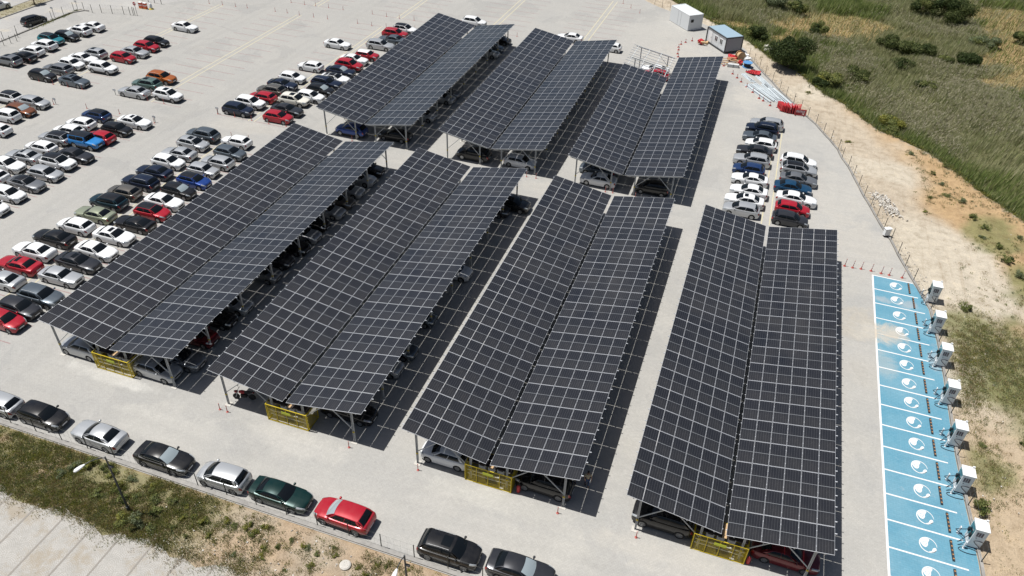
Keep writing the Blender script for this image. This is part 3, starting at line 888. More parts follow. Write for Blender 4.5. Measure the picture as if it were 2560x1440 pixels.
    b = MB(); b.grid(off(rear, .010, Vector((-1, 0, 1))), 5, 8, 0, .12, .93, -.86, .86); P['rear_window'] = b.mesh('rear_window', [m_glass], smooth=True)
    for sg, nm in ((-1, 'side_window_r'), (1, 'side_window_l')):
        b = MB(); fo = off(side(sg), .010, Vector((0, sg, .2)))
        b.grid(fo, 6, 4, 0, .085, .475, .12, .90); b.grid(fo, 6, 4, 0, .495, .90 if kind != 'coupe' else .86, .12, .90)
        P[nm] = b.mesh('side_window', [m_glass], smooth=True)
    # lamps lifted off the body skin
    def skin(i0, i1, j0, j1, sg, nm, m_):
        b = MB()
        for i in range(i0, i1):
            for j in range(j0, j1):
                q = []
                for (a, c) in ((i, j), (i + 1, j), (i + 1, j + 1), (i, j + 1)):
                    y, z = S[a][c]; x = xs[a]; q.append((x + (.012 if x > 0 else -.012), sg * (y + .010), z + .006))
                b.face(q)
        return b.mesh(nm, [m_], fix=True, merge=True)
    iF = max(i for i, x in enumerate(xs) if x <= hl - .42); iR = min(i for i, x in enumerate(xs) if x >= -hl + (.15 if kind != 'jeep' else .1))
    for sg, t in ((-1, 'r'), (1, 'l')):
        P['headlight_' + t] = skin(iF, len(xs) - 1, 5, 7, sg, 'headlight', m_head)
        P['taillight_' + t] = skin(0, iR, 4, 6, sg, 'taillight', m_tail)
        b = MB(); b.lathe([(.03, -.14), (.06, -.10), (.09, -.04), (.10, .02), (.085, .07), (.03, .11)] if sg > 0 else [(.03, -.11), (.085, -.07), (.10, -.02), (.09, .04), (.06, .10), (.03, .14)], 8, 0, axis='y')
        me = b.mesh('mirror', [MATS['paint_white']], smooth=True, fix=True)
        P['mirror_' + t] = me
    b = MB(); zc_ = lerp(clear + .16, nose, .55)
    b.box(hl - .02, hl + .012, -hw * .42, hw * .42, zc_ - .03, nose - .02); b.box(hl - .05, hl + .008, -hw * .62, hw * .62, clear + .12, clear + .21)
    P['grille'] = b.mesh('grille', [m_black], fix=True)
    b = MB(); b.box(hl - .01, hl + .022, -.26, .26, zc_ - .13, zc_ - .02); P['plate_f'] = b.mesh('number_plate', [m_plate], fix=True)
    b = MB(); b.box(-hl - .016, -hl + .02, -.26, .26, .56, .67); P['plate_r'] = b.mesh('number_plate', [m_plate], fix=True)
    b = MB()
    for sg in (-1, 1): pass
    for sg, t in ((-1, 'r'), (1, 'l')):
        b = MB(); pts = [tuple(Vector(roof(u, sg * .93)) + Vector((0, 0, .045 if .02 < u < .98 else .0))) for u in (.08, .12, .5, .88, .92)]
        b.tube(pts, .014, 5); P['rail_' + t] = b.mesh('roof_rail', [m_galv], fix=True)
    P['wheel'], P['rim'] = wheel_meshes(wr)
    P['dims'] = (cx, hw, belt, axF, axR, wr)
    return P
CARM = {k: car_parts(k) for k in SPEC}
KIND = {'hatch': 'hatchback', 'sedan': 'sedan', 'suv': 'crossover', 'wagon': 'estate_car', 'mpv': 'minivan', 'mini': 'city_car', 'jeep': 'off_roader', 'coupe': 'coupe', 'oldsedan': 'boxy_sedan', 'oldhatch': 'boxy_hatchback'}
def car(x, y, kind, colour, d, feat, label, group):
    P = CARM[kind]; cx, hw, belt, axF, axR, wr = P['dims']
    rz = 0. if d == 1 else math.pi
    if d == 2: rz = math.radians(78)
    else: rz += math.radians(random.uniform(-1.6, 1.6))
    root = tag(empty(KIND[kind], (x, y, 0), rz), label, 'car', group)
    s = random.uniform(.97, 1.03); root.scale = (s, random.uniform(.98, 1.02), random.uniform(.97, 1.03))
    pm = MATS['paint_' + colour]; bk = MATS['paint_black']
    rm = bk if feat == 'blackroof' else (MATS['paint_white'] if feat == 'whiteroof' else pm)
    link('body', P['body'], root, mats=[pm])
    r = link('roof', P['roof'], root, mats=[rm])
    if rm is not pm: r['label'] = ('black' if rm is bk else 'white') + ' roof panel'
    if feat == 'sunroof': link('sunroof', P['sunroof'], r)
    if feat == 'rails' or (kind == 'suv' and random.random() < .4):
        link('roof_rail', P['rail_l'], r); link('roof_rail', P['rail_r'], r)
    w = link('windshield', P['windshield'], root, mats=[m_shade if feat == 'shade' else None])
    if feat == 'shade': w['label'] = 'windshield with bright sunshade behind it'
    link('rear_window', P['rear_window'], root)
    for t in 'lr':
        link('side_window', P['side_window_' + t], root)
        link('headlight', P['headlight_' + t], root); link('taillight', P['taillight_' + t], root)
        sg = 1 if t == 'l' else -1
        link('mirror', P['mirror_' + t], root, (cx - .25, sg * (hw * .93 + .10), belt + .075), mats=[pm])
    link('grille', P['grille'], root); link('number_plate', P['plate_f'], root); link('number_plate', P['plate_r'], root)
    for ax in (axF, axR):
        for sg in (-1, 1):
            wl_ = link('wheel', P['wheel'], root, (ax, sg * (hw - .105), wr), (0, random.uniform(0, 6), 0 if sg > 0 else math.pi))
            link('rim', P['rim'], wl_)
    return root
CARS = [
(-109.3,84.04,'suv','grey',-1,'sunroof', 'grey crossover with sunroof on near side of black sedan, left fence line', 'cars parked in the left fence line'),
(-108.67,86.1,'sedan','black',-1,'', 'black sedan between grey crossover and white hatchback, left fence line', 'cars parked in the left fence line'),
(-109.2,88.39,'hatch','white',-1,'', 'white hatchback between black sedan and white crossover, left fence line', 'cars parked in the left fence line'),
(-109.32,91.04,'suv','white',-1,'', 'white crossover between white hatchback and teal crossover, left fence line', 'cars parked in the left fence line'),
(-110.26,93.47,'suv','teal',1,'blackroof', 'teal black-roofed crossover between white crossover and black hatchback, left fence line', 'cars parked in the left fence line'),
(-109.32,95.8,'hatch','black',1,'shade', 'black sunshaded hatchback between teal crossover and white crossover, left fence line', 'cars parked in the left fence line'),
(-109.17,98.41,'suv','white',-1,'sunroof', 'white crossover with sunroof between black hatchback and white sedan, left fence line', 'cars parked in the left fence line'),
(-108.92,100.92,'sedan','white',-1,'', 'white sedan on far side of white crossover, left fence line', 'cars parked in the left fence line'),
(-100.47,81.65,'hatch','black',1,'shade', 'black sunshaded hatchback on near side of grey estate car, second line from left fence', 'cars parked in the second line from left fence'),
(-100.18,84.41,'wagon','grey',-1,'', 'grey estate car between black hatchback and white hatchback, second line from left fence', 'cars parked in the second line from left fence'),
(-99.81,86.72,'hatch','white',1,'', 'white hatchback between grey estate car and white sedan, second line from left fence', 'cars parked in the second line from left fence'),
(-99.79,89.12,'sedan','white',1,'', 'white sedan between white hatchback and silver minivan, second line from left fence', 'cars parked in the second line from left fence'),
(-99.65,91.38,'mpv','silver',-1,'sunroof', 'silver minivan with sunroof on far side of white sedan, second line from left fence', 'cars parked in the second line from left fence'),
(-94.72,81.76,'sedan','slate',1,'sunroof', 'slate grey sedan with sunroof standing alone, third line from left fence', 'cars parked in the third line from left fence'),
(-94.33,87.22,'suv','white',1,'', 'white crossover alone in front of the gap, third line from left fence', 'cars parked in the third line from left fence'),
(-94.6,91.87,'hatch','red',1,'', 'red hatchback on near side of silver sedan, third line from left fence', 'cars parked in the third line from left fence'),
(-94.46,94.42,'sedan','silver',1,'', 'silver sedan between one red hatchback and another, third line from left fence', 'cars parked in the third line from left fence'),
(-94.45,97.1,'hatch','red',1,'', 'red hatchback between silver sedan and black hatchback, third line from left fence', 'cars parked in the third line from left fence'),
(-94.52,99.53,'hatch','black',1,'', 'black hatchback on far side of red hatchback, third line from left fence', 'cars parked in the third line from left fence'),
(-94.67,107.02,'sedan','white',1,'', 'white sedan standing alone, third line from left fence', 'cars parked in the third line from left fence'),
(-83.96,87.59,'suv','orange',1,'', 'orange crossover on far side of sage green crossover, cluster beside orange crossover', 'cars parked by the cluster beside orange crossover'),
(-84.31,84.83,'suv','sage',-1,'sunroof', 'sage green crossover with sunroof on near side of orange crossover, cluster beside orange crossover', 'cars parked by the cluster beside orange crossover'),
(-84.21,81.96,'sedan','silver',-1,'', 'silver sedan in front of the sage green crossover, near orange crossover', 'cars parked by the cluster beside orange crossover'),
(-79.02,82.8,'suv','white',1,'sunroof', 'white crossover with sunroof right of the silver sedan, near orange crossover', 'cars parked by the cluster beside orange crossover'),
(-98.69,73.7,'suv','white',-1,'blackroof', 'white black-roofed crossover left of the silver hatchback at left picture edge', 'cars parked by the left picture edge'),
(-94.25,73.94,'hatch','silver',1,'', 'silver hatchback right of the white black-roofed crossover at left picture edge', 'cars parked by the left picture edge'),
(-94.1,71.37,'hatch','brown',1,'shade', 'brown sunshaded hatchback on far side of white minivan, left picture edge', 'cars parked by the left picture edge'),
(-94.37,69.21,'mpv','white',-1,'', 'white minivan between white hatchback and brown hatchback, left picture edge', 'cars parked by the left picture edge'),
(-92.41,65.65,'hatch','white',-1,'', 'white hatchback on near side of white minivan, left picture edge', 'cars parked by the left picture edge'),
(-83.69,73.89,'hatch','midblue',-1,'blackroof', 'blue black-roofed hatchback on far side of white hatchback, far left front line', 'cars parked in the far left front line'),
(-77.61,74.18,'sedan','white',1,'sunroof', 'white sedan with sunroof on far side of black hatchback, line past outer aisle', 'cars parked in the line past outer aisle'),
(-83.66,71.09,'hatch','white',-1,'', 'white hatchback between white hatchback and blue hatchback, far left front line', 'cars parked in the far left front line'),
(-78.27,71.55,'hatch','black',1,'', 'black hatchback between red hatchback and white sedan, line past outer aisle', 'cars parked in the line past outer aisle'),
(-83.57,68.82,'hatch','white',-1,'', 'white hatchback between silver crossover and white hatchback, far left front line', 'cars parked in the far left front line'),
(-78.62,68.85,'hatch','red',-1,'', 'red hatchback between bright blue off-roader and black hatchback, line past outer aisle', 'cars parked in the line past outer aisle'),
(-83.46,66.55,'suv','silver',-1,'blackroof', 'silver black-roofed crossover between one white hatchback and another, far left front line', 'cars parked in the far left front line'),
(-79.16,67.12,'jeep','azure',1,'blackroof', 'bright blue black-roofed off-roader between dark grey sedan and red hatchback, line past outer aisle', 'cars parked in the line past outer aisle'),
(-83.29,63.95,'hatch','white',-1,'', 'white hatchback between silver sedan and silver crossover, far left front line', 'cars parked in the far left front line'),
(-67.21,82.59,'suv','navy',1,'', 'navy crossover on near side of white crossover, outer line left of back carports', 'cars parked in the outer line left of back carports'),
(-67.01,85.18,'suv','white',1,'', 'white crossover between navy crossover and red hatchback, outer line left of back carports', 'cars parked in the outer line left of back carports'),
(-66.5,87.54,'hatch','red',-1,'', 'red hatchback between white crossover and brownish grey crossover, outer line left of back carports', 'cars parked in the outer line left of back carports'),
(-66.88,74.36,'suv','slate',-1,'rails', 'slate grey railed crossover on far side of silver hatchback, outer line left of carports', 'cars parked in the outer line left of carports'),
(-66.57,71.88,'hatch','silver',1,'sunroof', 'silver hatchback with sunroof between silver sedan and slate grey crossover, outer line left of carports', 'cars parked in the outer line left of carports'),
(-61.78,74.39,'oldhatch','white',-1,'', 'white boxy hatchback on far side of slate grey hatchback, line touching left carport', 'cars parked in the line touching left carport'),
(-67.0,110.32,'sedan','white',1,'', 'white sedan standing alone, outer line left of back carports', 'cars parked in the outer line left of back carports'),
(-66.13,100.2,'hatch','white',-1,'', 'white hatchback standing alone, outer line left of back carports', 'cars parked in the outer line left of back carports'),
(-66.37,95.3,'hatch','white',1,'', 'white hatchback on far side of navy coupe, outer line left of back carports', 'cars parked in the outer line left of back carports'),
(-66.28,92.44,'coupe','navy',1,'', 'navy coupe between brownish grey crossover and white hatchback, outer line left of back carports', 'cars parked in the outer line left of back carports'),
(-66.52,89.89,'suv','taupe',-1,'', 'brownish grey crossover between red hatchback and navy coupe, outer line left of back carports', 'cars parked in the outer line left of back carports'),
(-61.78,88.29,'suv','cream',1,'sunroof', 'cream crossover with sunroof between dark grey sedan and white hatchback, line touching back left carport', 'cars parked in the line touching back left carport'),
(-60.37,90.31,'hatch','white',1,'', 'white hatchback between cream crossover and black hatchback, line touching back left carport', 'cars parked in the line touching back left carport'),
(-60.15,92.9,'hatch','black',1,'shade', 'black sunshaded hatchback between white hatchback and navy estate car, line touching back left carport', 'cars parked in the line touching back left carport'),
(-60.66,95.55,'wagon','navy',1,'rails', 'navy railed estate car between black hatchback and white coupe, line touching back left carport', 'cars parked in the line touching back left carport'),
(-60.28,97.43,'coupe','white',1,'blackroof', 'white black-roofed coupe between navy estate car and navy sedan, line touching back left carport', 'cars parked in the line touching back left carport'),
(-60.9,100.26,'sedan','navy',1,'shade', 'navy sunshaded sedan between white coupe and red crossover, line touching back left carport', 'cars parked in the line touching back left carport'),
(-60.8,102.8,'suv','red',1,'', 'red crossover between navy sedan and white sedan, line touching back left carport', 'cars parked in the line touching back left carport'),
(-61.26,105.32,'sedan','white',1,'', 'white sedan between red crossover and red city car, line touching back left carport', 'cars parked in the line touching back left carport'),
(-60.16,107.66,'mini','red',1,'whiteroof', 'red white roofed city car on far side of white sedan, line touching back left carport', 'cars parked in the line touching back left carport'),
(-60.23,112.63,'wagon','silver',1,'', 'silver estate car on near side of slate grey sedan, line touching back left carport', 'cars parked in the line touching back left carport'),
(-59.65,115.78,'sedan','slate',-1,'', 'slate grey sedan between silver estate car and red crossover, line touching back left carport', 'cars parked in the line touching back left carport'),
(-60.34,118.37,'suv','red',1,'', 'red crossover between slate grey sedan and white crossover, line touching back left carport', 'cars parked in the line touching back left carport'),
(-59.71,120.87,'suv','white',1,'blackroof', 'white black-roofed crossover on far side of red crossover, line touching back left carport', 'cars parked in the line touching back left carport'),
(-49.97,129.36,'suv','white',1,'', 'white crossover standing beyond the far end of the left back carport', 'cars parked beyond back carports'),
(-60.97,85.13,'sedan','charcoal',1,'', 'dark grey sedan between red hatchback and cream crossover, line touching back left carport', 'cars parked in the line touching back left carport'),
(-60.89,82.73,'hatch','red',1,'', 'red hatchback on near side of dark grey sedan, line touching back left carport', 'cars parked in the line touching back left carport'),
(-49.7,83.0,'suv','blue',-1,'', 'blue crossover under the near end of the left back carport', 'cars parked under back left carport'),
(-43.7,83.9,'sedan','black',-1,'', 'black sedan under the near end of the left back carport', 'cars parked under back left carport'),
(-42.9,90.87,'hatch','silver',1,'', 'silver hatchback standing alone under back left carport', 'cars parked under back left carport'),
(-42.9,97.36,'sedan','silver',1,'', 'silver sedan on near side of grey sedan under back left carport', 'cars parked under back left carport'),
(-42.9,99.31,'sedan','grey',1,'', 'grey sedan on far side of silver sedan under back left carport', 'cars parked under back left carport'),
(-42.9,116.47,'sedan','silver',1,'', 'silver sedan on near side of slate grey hatchback under back left carport', 'cars parked under back left carport'),
(-42.9,119.07,'hatch','slate',1,'', 'slate grey hatchback on far side of silver sedan under back left carport', 'cars parked under back left carport'),
(-42.9,123.02,'hatch','black',1,'', 'black hatchback standing alone under back left carport', 'cars parked under back left carport'),
(-31.89,128.92,'sedan','white',-1,'', 'white sedan standing beyond the far end of the middle back carport', 'cars parked beyond back carports'),
(-24.29,127.31,'mini','white',-1,'', 'small white city car at the far right corner of the middle back carport', 'cars parked beyond back carports'),
(-15.37,120.43,'sedan','white',-1,'', 'white sedan under the bare steel carport frame', 'cars parked under back right carport'),
(-14.84,118.44,'hatch','red',-1,'', 'red hatchback under the bare steel carport frame', 'cars parked under back right carport'),
(2.01,82.02,'hatch','silver',-1,'', 'silver hatchback on near side of white sedan, left line of right group', 'cars parked in the left line of right group'),
(2.15,84.26,'sedan','white',-1,'sunroof', 'white sedan with sunroof between silver hatchback and white sedan, left line of right group', 'cars parked in the left line of right group'),
(2.46,86.72,'sedan','white',-1,'', 'white sedan between white sedan and white coupe, left line of right group', 'cars parked in the left line of right group'),
(2.31,89.81,'coupe','white',-1,'', 'white coupe between white sedan and blue hatchback, left line of right group', 'cars parked in the left line of right group'),
(1.96,92.33,'hatch','midblue',-1,'', 'blue hatchback between white coupe and silver estate car, left line of right group', 'cars parked in the left line of right group'),
(2.1,95.11,'wagon','silver',-1,'rails', 'silver railed estate car between blue hatchback and dark grey sedan, left line of right group', 'cars parked in the left line of right group'),
(2.25,97.85,'sedan','charcoal',-1,'', 'dark grey sedan between silver estate car and white hatchback, left line of right group', 'cars parked in the left line of right group'),
(2.86,100.11,'hatch','white',-1,'', 'white hatchback between dark grey sedan and slate grey sedan, left line of right group', 'cars parked in the left line of right group'),
(2.55,102.37,'sedan','slate',-1,'', 'slate grey sedan between white hatchback and navy crossover, left line of right group', 'cars parked in the left line of right group'),
(2.7,104.91,'suv','navy',-1,'', 'navy crossover between slate grey sedan and silver estate car, left line of right group', 'cars parked in the left line of right group'),
(3.16,106.98,'wagon','silver',-1,'rails', 'silver railed estate car on far side of navy crossover, left line of right group', 'cars parked in the left line of right group'),
(7.89,96.87,'suv','white',1,'', 'white crossover on far side of silver crossover, right line of right group', 'cars parked in the right line of right group'),
(7.98,94.62,'suv','silver',1,'blackroof', 'silver black-roofed crossover between grey sedan and white crossover, right line of right group', 'cars parked in the right line of right group'),
(8.09,92.05,'sedan','grey',1,'', 'grey sedan between dark teal blue sedan and silver crossover, right line of right group', 'cars parked in the right line of right group'),
(7.53,89.57,'sedan','deepblue',1,'', 'dark teal blue sedan between white sedan and grey sedan, right line of right group', 'cars parked in the right line of right group'),
(8.06,86.99,'sedan','white',1,'blackrear', 'white sedan between red hatchback and dark teal blue sedan, right line of right group', 'cars parked in the right line of right group'),
(7.71,84.48,'hatch','red',1,'', 'red hatchback between dark grey hatchback and white sedan, right line of right group', 'cars parked in the right line of right group'),
(7.55,81.95,'hatch','charcoal',1,'', 'dark grey hatchback on near side of red hatchback, right line of right group', 'cars parked in the right line of right group'),
(-83.64,59.04,'sedan','white',1,'', 'white sedan between white hatchback and silver sedan, far left front line', 'cars parked in the far left front line'),
(-83.45,61.4,'sedan','silver',-1,'sunroof', 'silver sedan with sunroof between white sedan and white hatchback, far left front line', 'cars parked in the far left front line'),
(-78.4,61.63,'suv','white',1,'blackroof', 'white black-roofed crossover between silver hatchback and dark grey sedan, line past outer aisle', 'cars parked in the line past outer aisle'),
(-77.85,63.93,'sedan','charcoal',1,'', 'dark grey sedan between white crossover and bright blue off-roader, line past outer aisle', 'cars parked in the line past outer aisle'),
(-77.81,59.01,'hatch','silver',1,'', 'silver hatchback between grey sedan and white crossover, line past outer aisle', 'cars parked in the line past outer aisle'),
(-78.02,56.38,'sedan','grey',1,'blackroof', 'grey black-roofed sedan between white hatchback and silver hatchback, line past outer aisle', 'cars parked in the line past outer aisle'),
(-78.05,53.8,'hatch','white',1,'', 'white hatchback between white hatchback and grey sedan, line past outer aisle', 'cars parked in the line past outer aisle'),
(-77.53,50.97,'hatch','white',1,'blacknose', 'white black nosed hatchback on near side of white hatchback, line past outer aisle', 'cars parked in the line past outer aisle'),
(-83.01,56.27,'hatch','white',-1,'', 'white hatchback on near side of white sedan, far left front line', 'cars parked in the far left front line'),
(-66.53,69.06,'sedan','silver',-1,'blackrear', 'silver sedan between white hatchback and silver hatchback, outer line left of carports', 'cars parked in the outer line left of carports'),
(-66.39,66.78,'hatch','white',1,'', 'white hatchback between navy sedan and silver sedan, outer line left of carports', 'cars parked in the outer line left of carports'),
(-66.31,64.1,'sedan','navy',-1,'', 'navy sedan between navy estate car and white hatchback, outer line left of carports', 'cars parked in the outer line left of carports'),
(-66.17,61.47,'wagon','navy',-1,'rails', 'navy railed estate car between brownish grey hatchback and navy sedan, outer line left of carports', 'cars parked in the outer line left of carports'),
(-66.3,58.93,'hatch','taupe',-1,'', 'brownish grey hatchback between dark petrol crossover and navy estate car, outer line left of carports', 'cars parked in the outer line left of carports'),
(-66.41,56.55,'suv','petrol',-1,'blackroof', 'dark petrol black-roofed crossover between olive sedan and brownish grey hatchback, outer line left of carports', 'cars parked in the outer line left of carports'),
(-65.96,53.95,'sedan','olive',-1,'', 'olive sedan between white hatchback and dark petrol crossover, outer line left of carports', 'cars parked in the outer line left of carports'),
(-66.18,51.34,'hatch','white',-1,'', 'white hatchback between black sedan and olive sedan, outer line left of carports', 'cars parked in the outer line left of carports'),
(-66.57,48.69,'sedan','black',-1,'', 'black sedan between white sedan and white hatchback, outer line left of carports', 'cars parked in the outer line left of carports'),
(-66.65,46.1,'sedan','white',-1,'', 'white sedan between red sedan and black sedan, outer line left of carports', 'cars parked in the outer line left of carports'),
(-66.13,43.66,'sedan','red',-1,'sunroof', 'red sedan with sunroof between silver sedan and white sedan, outer line left of carports', 'cars parked in the outer line left of carports'),
(-65.71,41.17,'sedan','silver',-1,'', 'silver sedan on near side of red sedan, outer line left of carports', 'cars parked in the outer line left of carports'),
(-60.83,71.58,'hatch','slate',1,'', 'slate grey hatchback between silver hatchback and white boxy hatchback, line touching left carport', 'cars parked in the line touching left carport'),
(-60.74,68.96,'hatch','silver',-1,'', 'silver hatchback between silver boxy hatchback and slate grey hatchback, line touching left carport', 'cars parked in the line touching left carport'),
(-61.17,66.61,'oldhatch','silver',1,'', 'silver boxy hatchback between blue hatchback and silver hatchback, line touching left carport', 'cars parked in the line touching left carport'),
(-60.6,64.09,'hatch','blue',1,'blackroof', 'blue black-roofed hatchback between black hatchback and silver boxy hatchback, line touching left carport', 'cars parked in the line touching left carport'),
(-60.76,61.49,'hatch','black',1,'shade', 'black sunshaded hatchback between white sedan and blue hatchback, line touching left carport', 'cars parked in the line touching left carport'),
(-60.72,58.89,'sedan','white',1,'', 'white sedan between red hatchback and black hatchback, line touching left carport', 'cars parked in the line touching left carport'),
(-60.46,56.58,'hatch','red',1,'blackroof', 'red black-roofed hatchback between black coupe and white sedan, line touching left carport', 'cars parked in the line touching left carport'),
(-60.7,54.0,'coupe','black',-1,'', 'black coupe between white sedan and red hatchback, line touching left carport', 'cars parked in the line touching left carport'),
(-61.07,51.28,'sedan','white',1,'sunroof', 'white sedan with sunroof between white sedan and black coupe, line touching left carport', 'cars parked in the line touching left carport'),
(-60.83,48.42,'sedan','white',1,'', 'white sedan between dark grey sedan and white sedan, line touching left carport', 'cars parked in the line touching left carport'),
(-61.04,46.11,'sedan','charcoal',1,'sunroof', 'dark grey sedan with sunroof between silver boxy sedan and white sedan, line touching left carport', 'cars parked in the line touching left carport'),
(-60.87,43.61,'oldsedan','silver',1,'', 'silver boxy sedan between slate grey crossover and dark grey sedan, line touching left carport', 'cars parked in the line touching left carport'),
(-60.16,40.42,'suv','slate',1,'', 'slate grey crossover between dark grey hatchback and silver boxy sedan, line touching left carport', 'cars parked in the line touching left carport'),
(-60.77,38.4,'hatch','charcoal',1,'', 'dark grey hatchback between red hatchback and slate grey crossover, line touching left carport', 'cars parked in the line touching left carport'),
(-60.6,36.51,'hatch','red',1,'', 'red hatchback on near side of dark grey hatchback, line touching left carport', 'cars parked in the line touching left carport'),
(-52.74,28.38,'hatch','silver',-1,'', 'silver hatchback on left side of black hatchback along front fence', 'cars parked along the front fence'),
(-48.29,28.5,'hatch','black',1,'', 'black hatchback between silver hatchback and silver sedan along front fence', 'cars parked along the front fence'),
(-42.61,28.38,'sedan','silver',-1,'', 'silver sedan between black hatchback and black sedan along front fence', 'cars parked along the front fence'),
(-36.41,28.27,'sedan','black',1,'shade', 'black sunshaded sedan between silver sedan and silver minivan along front fence', 'cars parked along the front fence'),
(-31.1,28.31,'mpv','silver',-1,'', 'silver minivan between black sedan and dark green sedan along front fence', 'cars parked along the front fence'),
(-26.25,28.39,'sedan','green',1,'', 'dark green sedan between silver minivan and red crossover along front fence', 'cars parked along the front fence'),
(-20.94,28.35,'suv','red',-1,'shade', 'red sunshaded crossover between dark green sedan and black crossover along front fence', 'cars parked along the front fence'),
(-12.78,28.36,'suv','black',1,'sunroof', 'black crossover with sunroof between red crossover and dark grey sedan along front fence', 'cars parked along the front fence'),
(-7.65,28.59,'sedan','charcoal',1,'shade', 'dark grey sunshaded sedan on right side of black crossover along front fence', 'cars parked along the front fence'),
(-51.25,36.15,'hatch','silver',-1,'', 'silver hatchback left of the yellow cage under the leftmost front carport', 'cars parked under front left carport'),
(-43.35,36.15,'hatch','silver',1,'', 'silver hatchback right of the yellow cage under the leftmost front carport', 'cars parked under front left carport'),
(-42.52,37.95,'sedan','grey',1,'', 'grey sedan between silver hatchback and red hatchback under front left carport', 'cars parked under front left carport'),
(-42.95,71.89,'sedan','silver',1,'', 'silver sedan between silver sedan and black crossover under front left carport', 'cars parked under front left carport'),
(-42.95,68.95,'sedan','silver',1,'', 'silver sedan between brownish grey sedan and silver sedan under front left carport', 'cars parked under front left carport'),
(-42.95,66.43,'sedan','taupe',1,'', 'brownish grey sedan between one silver sedan and another under front left carport', 'cars parked under front left carport'),
(-42.95,64.09,'sedan','silver',1,'', 'silver sedan between black hatchback and brownish grey sedan under front left carport', 'cars parked under front left carport'),
(-42.95,61.21,'hatch','black',1,'', 'black hatchback between one silver sedan and another under front left carport', 'cars parked under front left carport'),
(-42.95,58.91,'sedan','silver',1,'', 'silver sedan between black sedan and black hatchback under front left carport', 'cars parked under front left carport'),
(-42.95,56.51,'sedan','black',1,'', 'black sedan between dark grey hatchback and silver sedan under front left carport', 'cars parked under front left carport'),
(-42.95,53.82,'hatch','charcoal',1,'', 'dark grey hatchback between grey hatchback and black sedan under front left carport', 'cars parked under front left carport'),
(-42.95,51.24,'hatch','grey',1,'', 'grey hatchback on near side of dark grey hatchback under front left carport', 'cars parked under front left carport'),
(-42.95,46.01,'sedan','silver',1,'', 'silver sedan on far side of black hatchback under front left carport', 'cars parked under front left carport'),
(-42.95,43.74,'hatch','black',1,'', 'black hatchback between red hatchback and silver sedan under front left carport', 'cars parked under front left carport'),
(-42.95,40.97,'hatch','shadedred',1,'', 'red hatchback in shade-toned paint between grey sedan and black hatchback under front left carport', 'cars parked under front left carport'),
(-42.95,74.19,'suv','black',1,'', 'black crossover on far side of silver sedan under front left carport', 'cars parked under front left carport'),
(-25.6,37.64,'sedan','black',1,'', 'black sedan standing alone under second front carport', 'cars parked under second front carport'),
(-25.6,43.43,'hatch','silver',1,'', 'silver hatchback on near side of slate grey sedan under second front carport', 'cars parked under second front carport'),
(-25.6,45.84,'sedan','slate',1,'', 'slate grey sedan on far side of silver hatchback under second front carport', 'cars parked under second front carport'),
(-25.6,50.69,'hatch','slate',1,'', 'slate grey hatchback standing alone under second front carport', 'cars parked under second front carport'),
(-25.0,58.62,'hatch','white',1,'', 'white hatchback standing alone under second front carport', 'cars parked under second front carport'),
(-25.6,71.34,'sedan','charcoal',1,'', 'dark grey sedan on near side of black crossover under second front carport', 'cars parked under second front carport'),
(-16.27,36.15,'hatch','white',-1,'', 'white hatchback left of the yellow cage under the third front carport', 'cars parked under third front carport'),
(-8.2,36.2,'suv','black',-1,'', 'black crossover right of the yellow cage under the third front carport', 'cars parked under third front carport'),
(0.87,36.15,'suv','black',-1,'', 'black crossover left of the yellow cage under the rightmost front carport', 'cars parked under rightmost front carport'),
(9.5,36.15,'sedan','shadedred',1,'', 'red sedan in shade-toned paint right of the yellow cage under the rightmost front carport', 'cars parked under rightmost front carport'),
(-32.0,82.9,'suv','black',-1,'', 'black crossover under the near end of the middle back carport', 'cars parked under middle back carport'),
(-25.84,83.33,'hatch','white',1,'', 'white hatchback under the near end of the middle back carport', 'cars parked under middle back carport'),
(-15.4,82.6,'sedan','white',-1,'', 'white sedan under the near end of the right back carport', 'cars parked under back right carport'),
(-16.12,85.16,'sedan','slate',-1,'', 'slate grey sedan just behind the white sedan under right back carport', 'cars parked under back right carport'),
(-8.75,83.0,'mpv','black',-1,'', 'black minivan under the near end of the right back carport', 'cars parked under back right carport'),
(-23.57,73.15,'suv','black',1,'', 'black crossover under far end of the second front carport', 'cars parked under second front carport'),
(-119.86,99.51,'mpv','black',2,'', 'black minivan standing alone on road outside left fence', 'cars on the road outside'),
(-131.35,102.79,'hatch','white',2,'', 'white hatchback standing alone on road outside left fence', 'cars on the road outside'),
]

for c in CARS: car(*c)

# ---------------------------------------------------------------- fences
def fence(label, pts, h, post_r, m_, wires=(.12, .75, 1.42), vertical=.0, z=.05):
    root = tag(empty('wire_fence', (*pts[0], 0)), label, 'fence')
    ox, oy = pts[0]
    b = MB(); b.tube([(0, 0, -.2), (0, 0, h)], post_r, 6); pm = b.mesh('post', [m_], fix=True)
    for x, y in pts: link('post', pm, root, (x - ox, y - oy, z))
    b = MB()
    for (x1, y1), (x2, y2) in zip(pts[:-1], pts[1:]):
        for w in wires:
            if w < h: b.bar((x1 - ox, y1 - oy, w + z), (x2 - ox, y2 - oy, w + z), .007)
        n = int(math.hypot(x2 - x1, y2 - y1) / .5)
        for k in range(1, n):
            t = k / n; xx, yy = lerp(x1, x2, t) - ox, lerp(y1, y2, t) - oy
            b.bar((xx, yy, .05 + z), (xx, yy, h - .05 + z), .004)
    b.build('wire_mesh', m_wire, root, fix=False)
    return root
fence('thin dark posts and wire mesh along the near kerb', [(x, 27.3) for x in np.arange(-53.1, -6, 2.54)], 1.48, .035, m_darkpost)
fence('dark post and wire fence curving along the right edge of the lot', FENCE_R[1:], 1.55, .035, m_darkpost)
fence('short wire fence run behind the white container', FENCE_R2, 1.55, .035, m_darkpost)
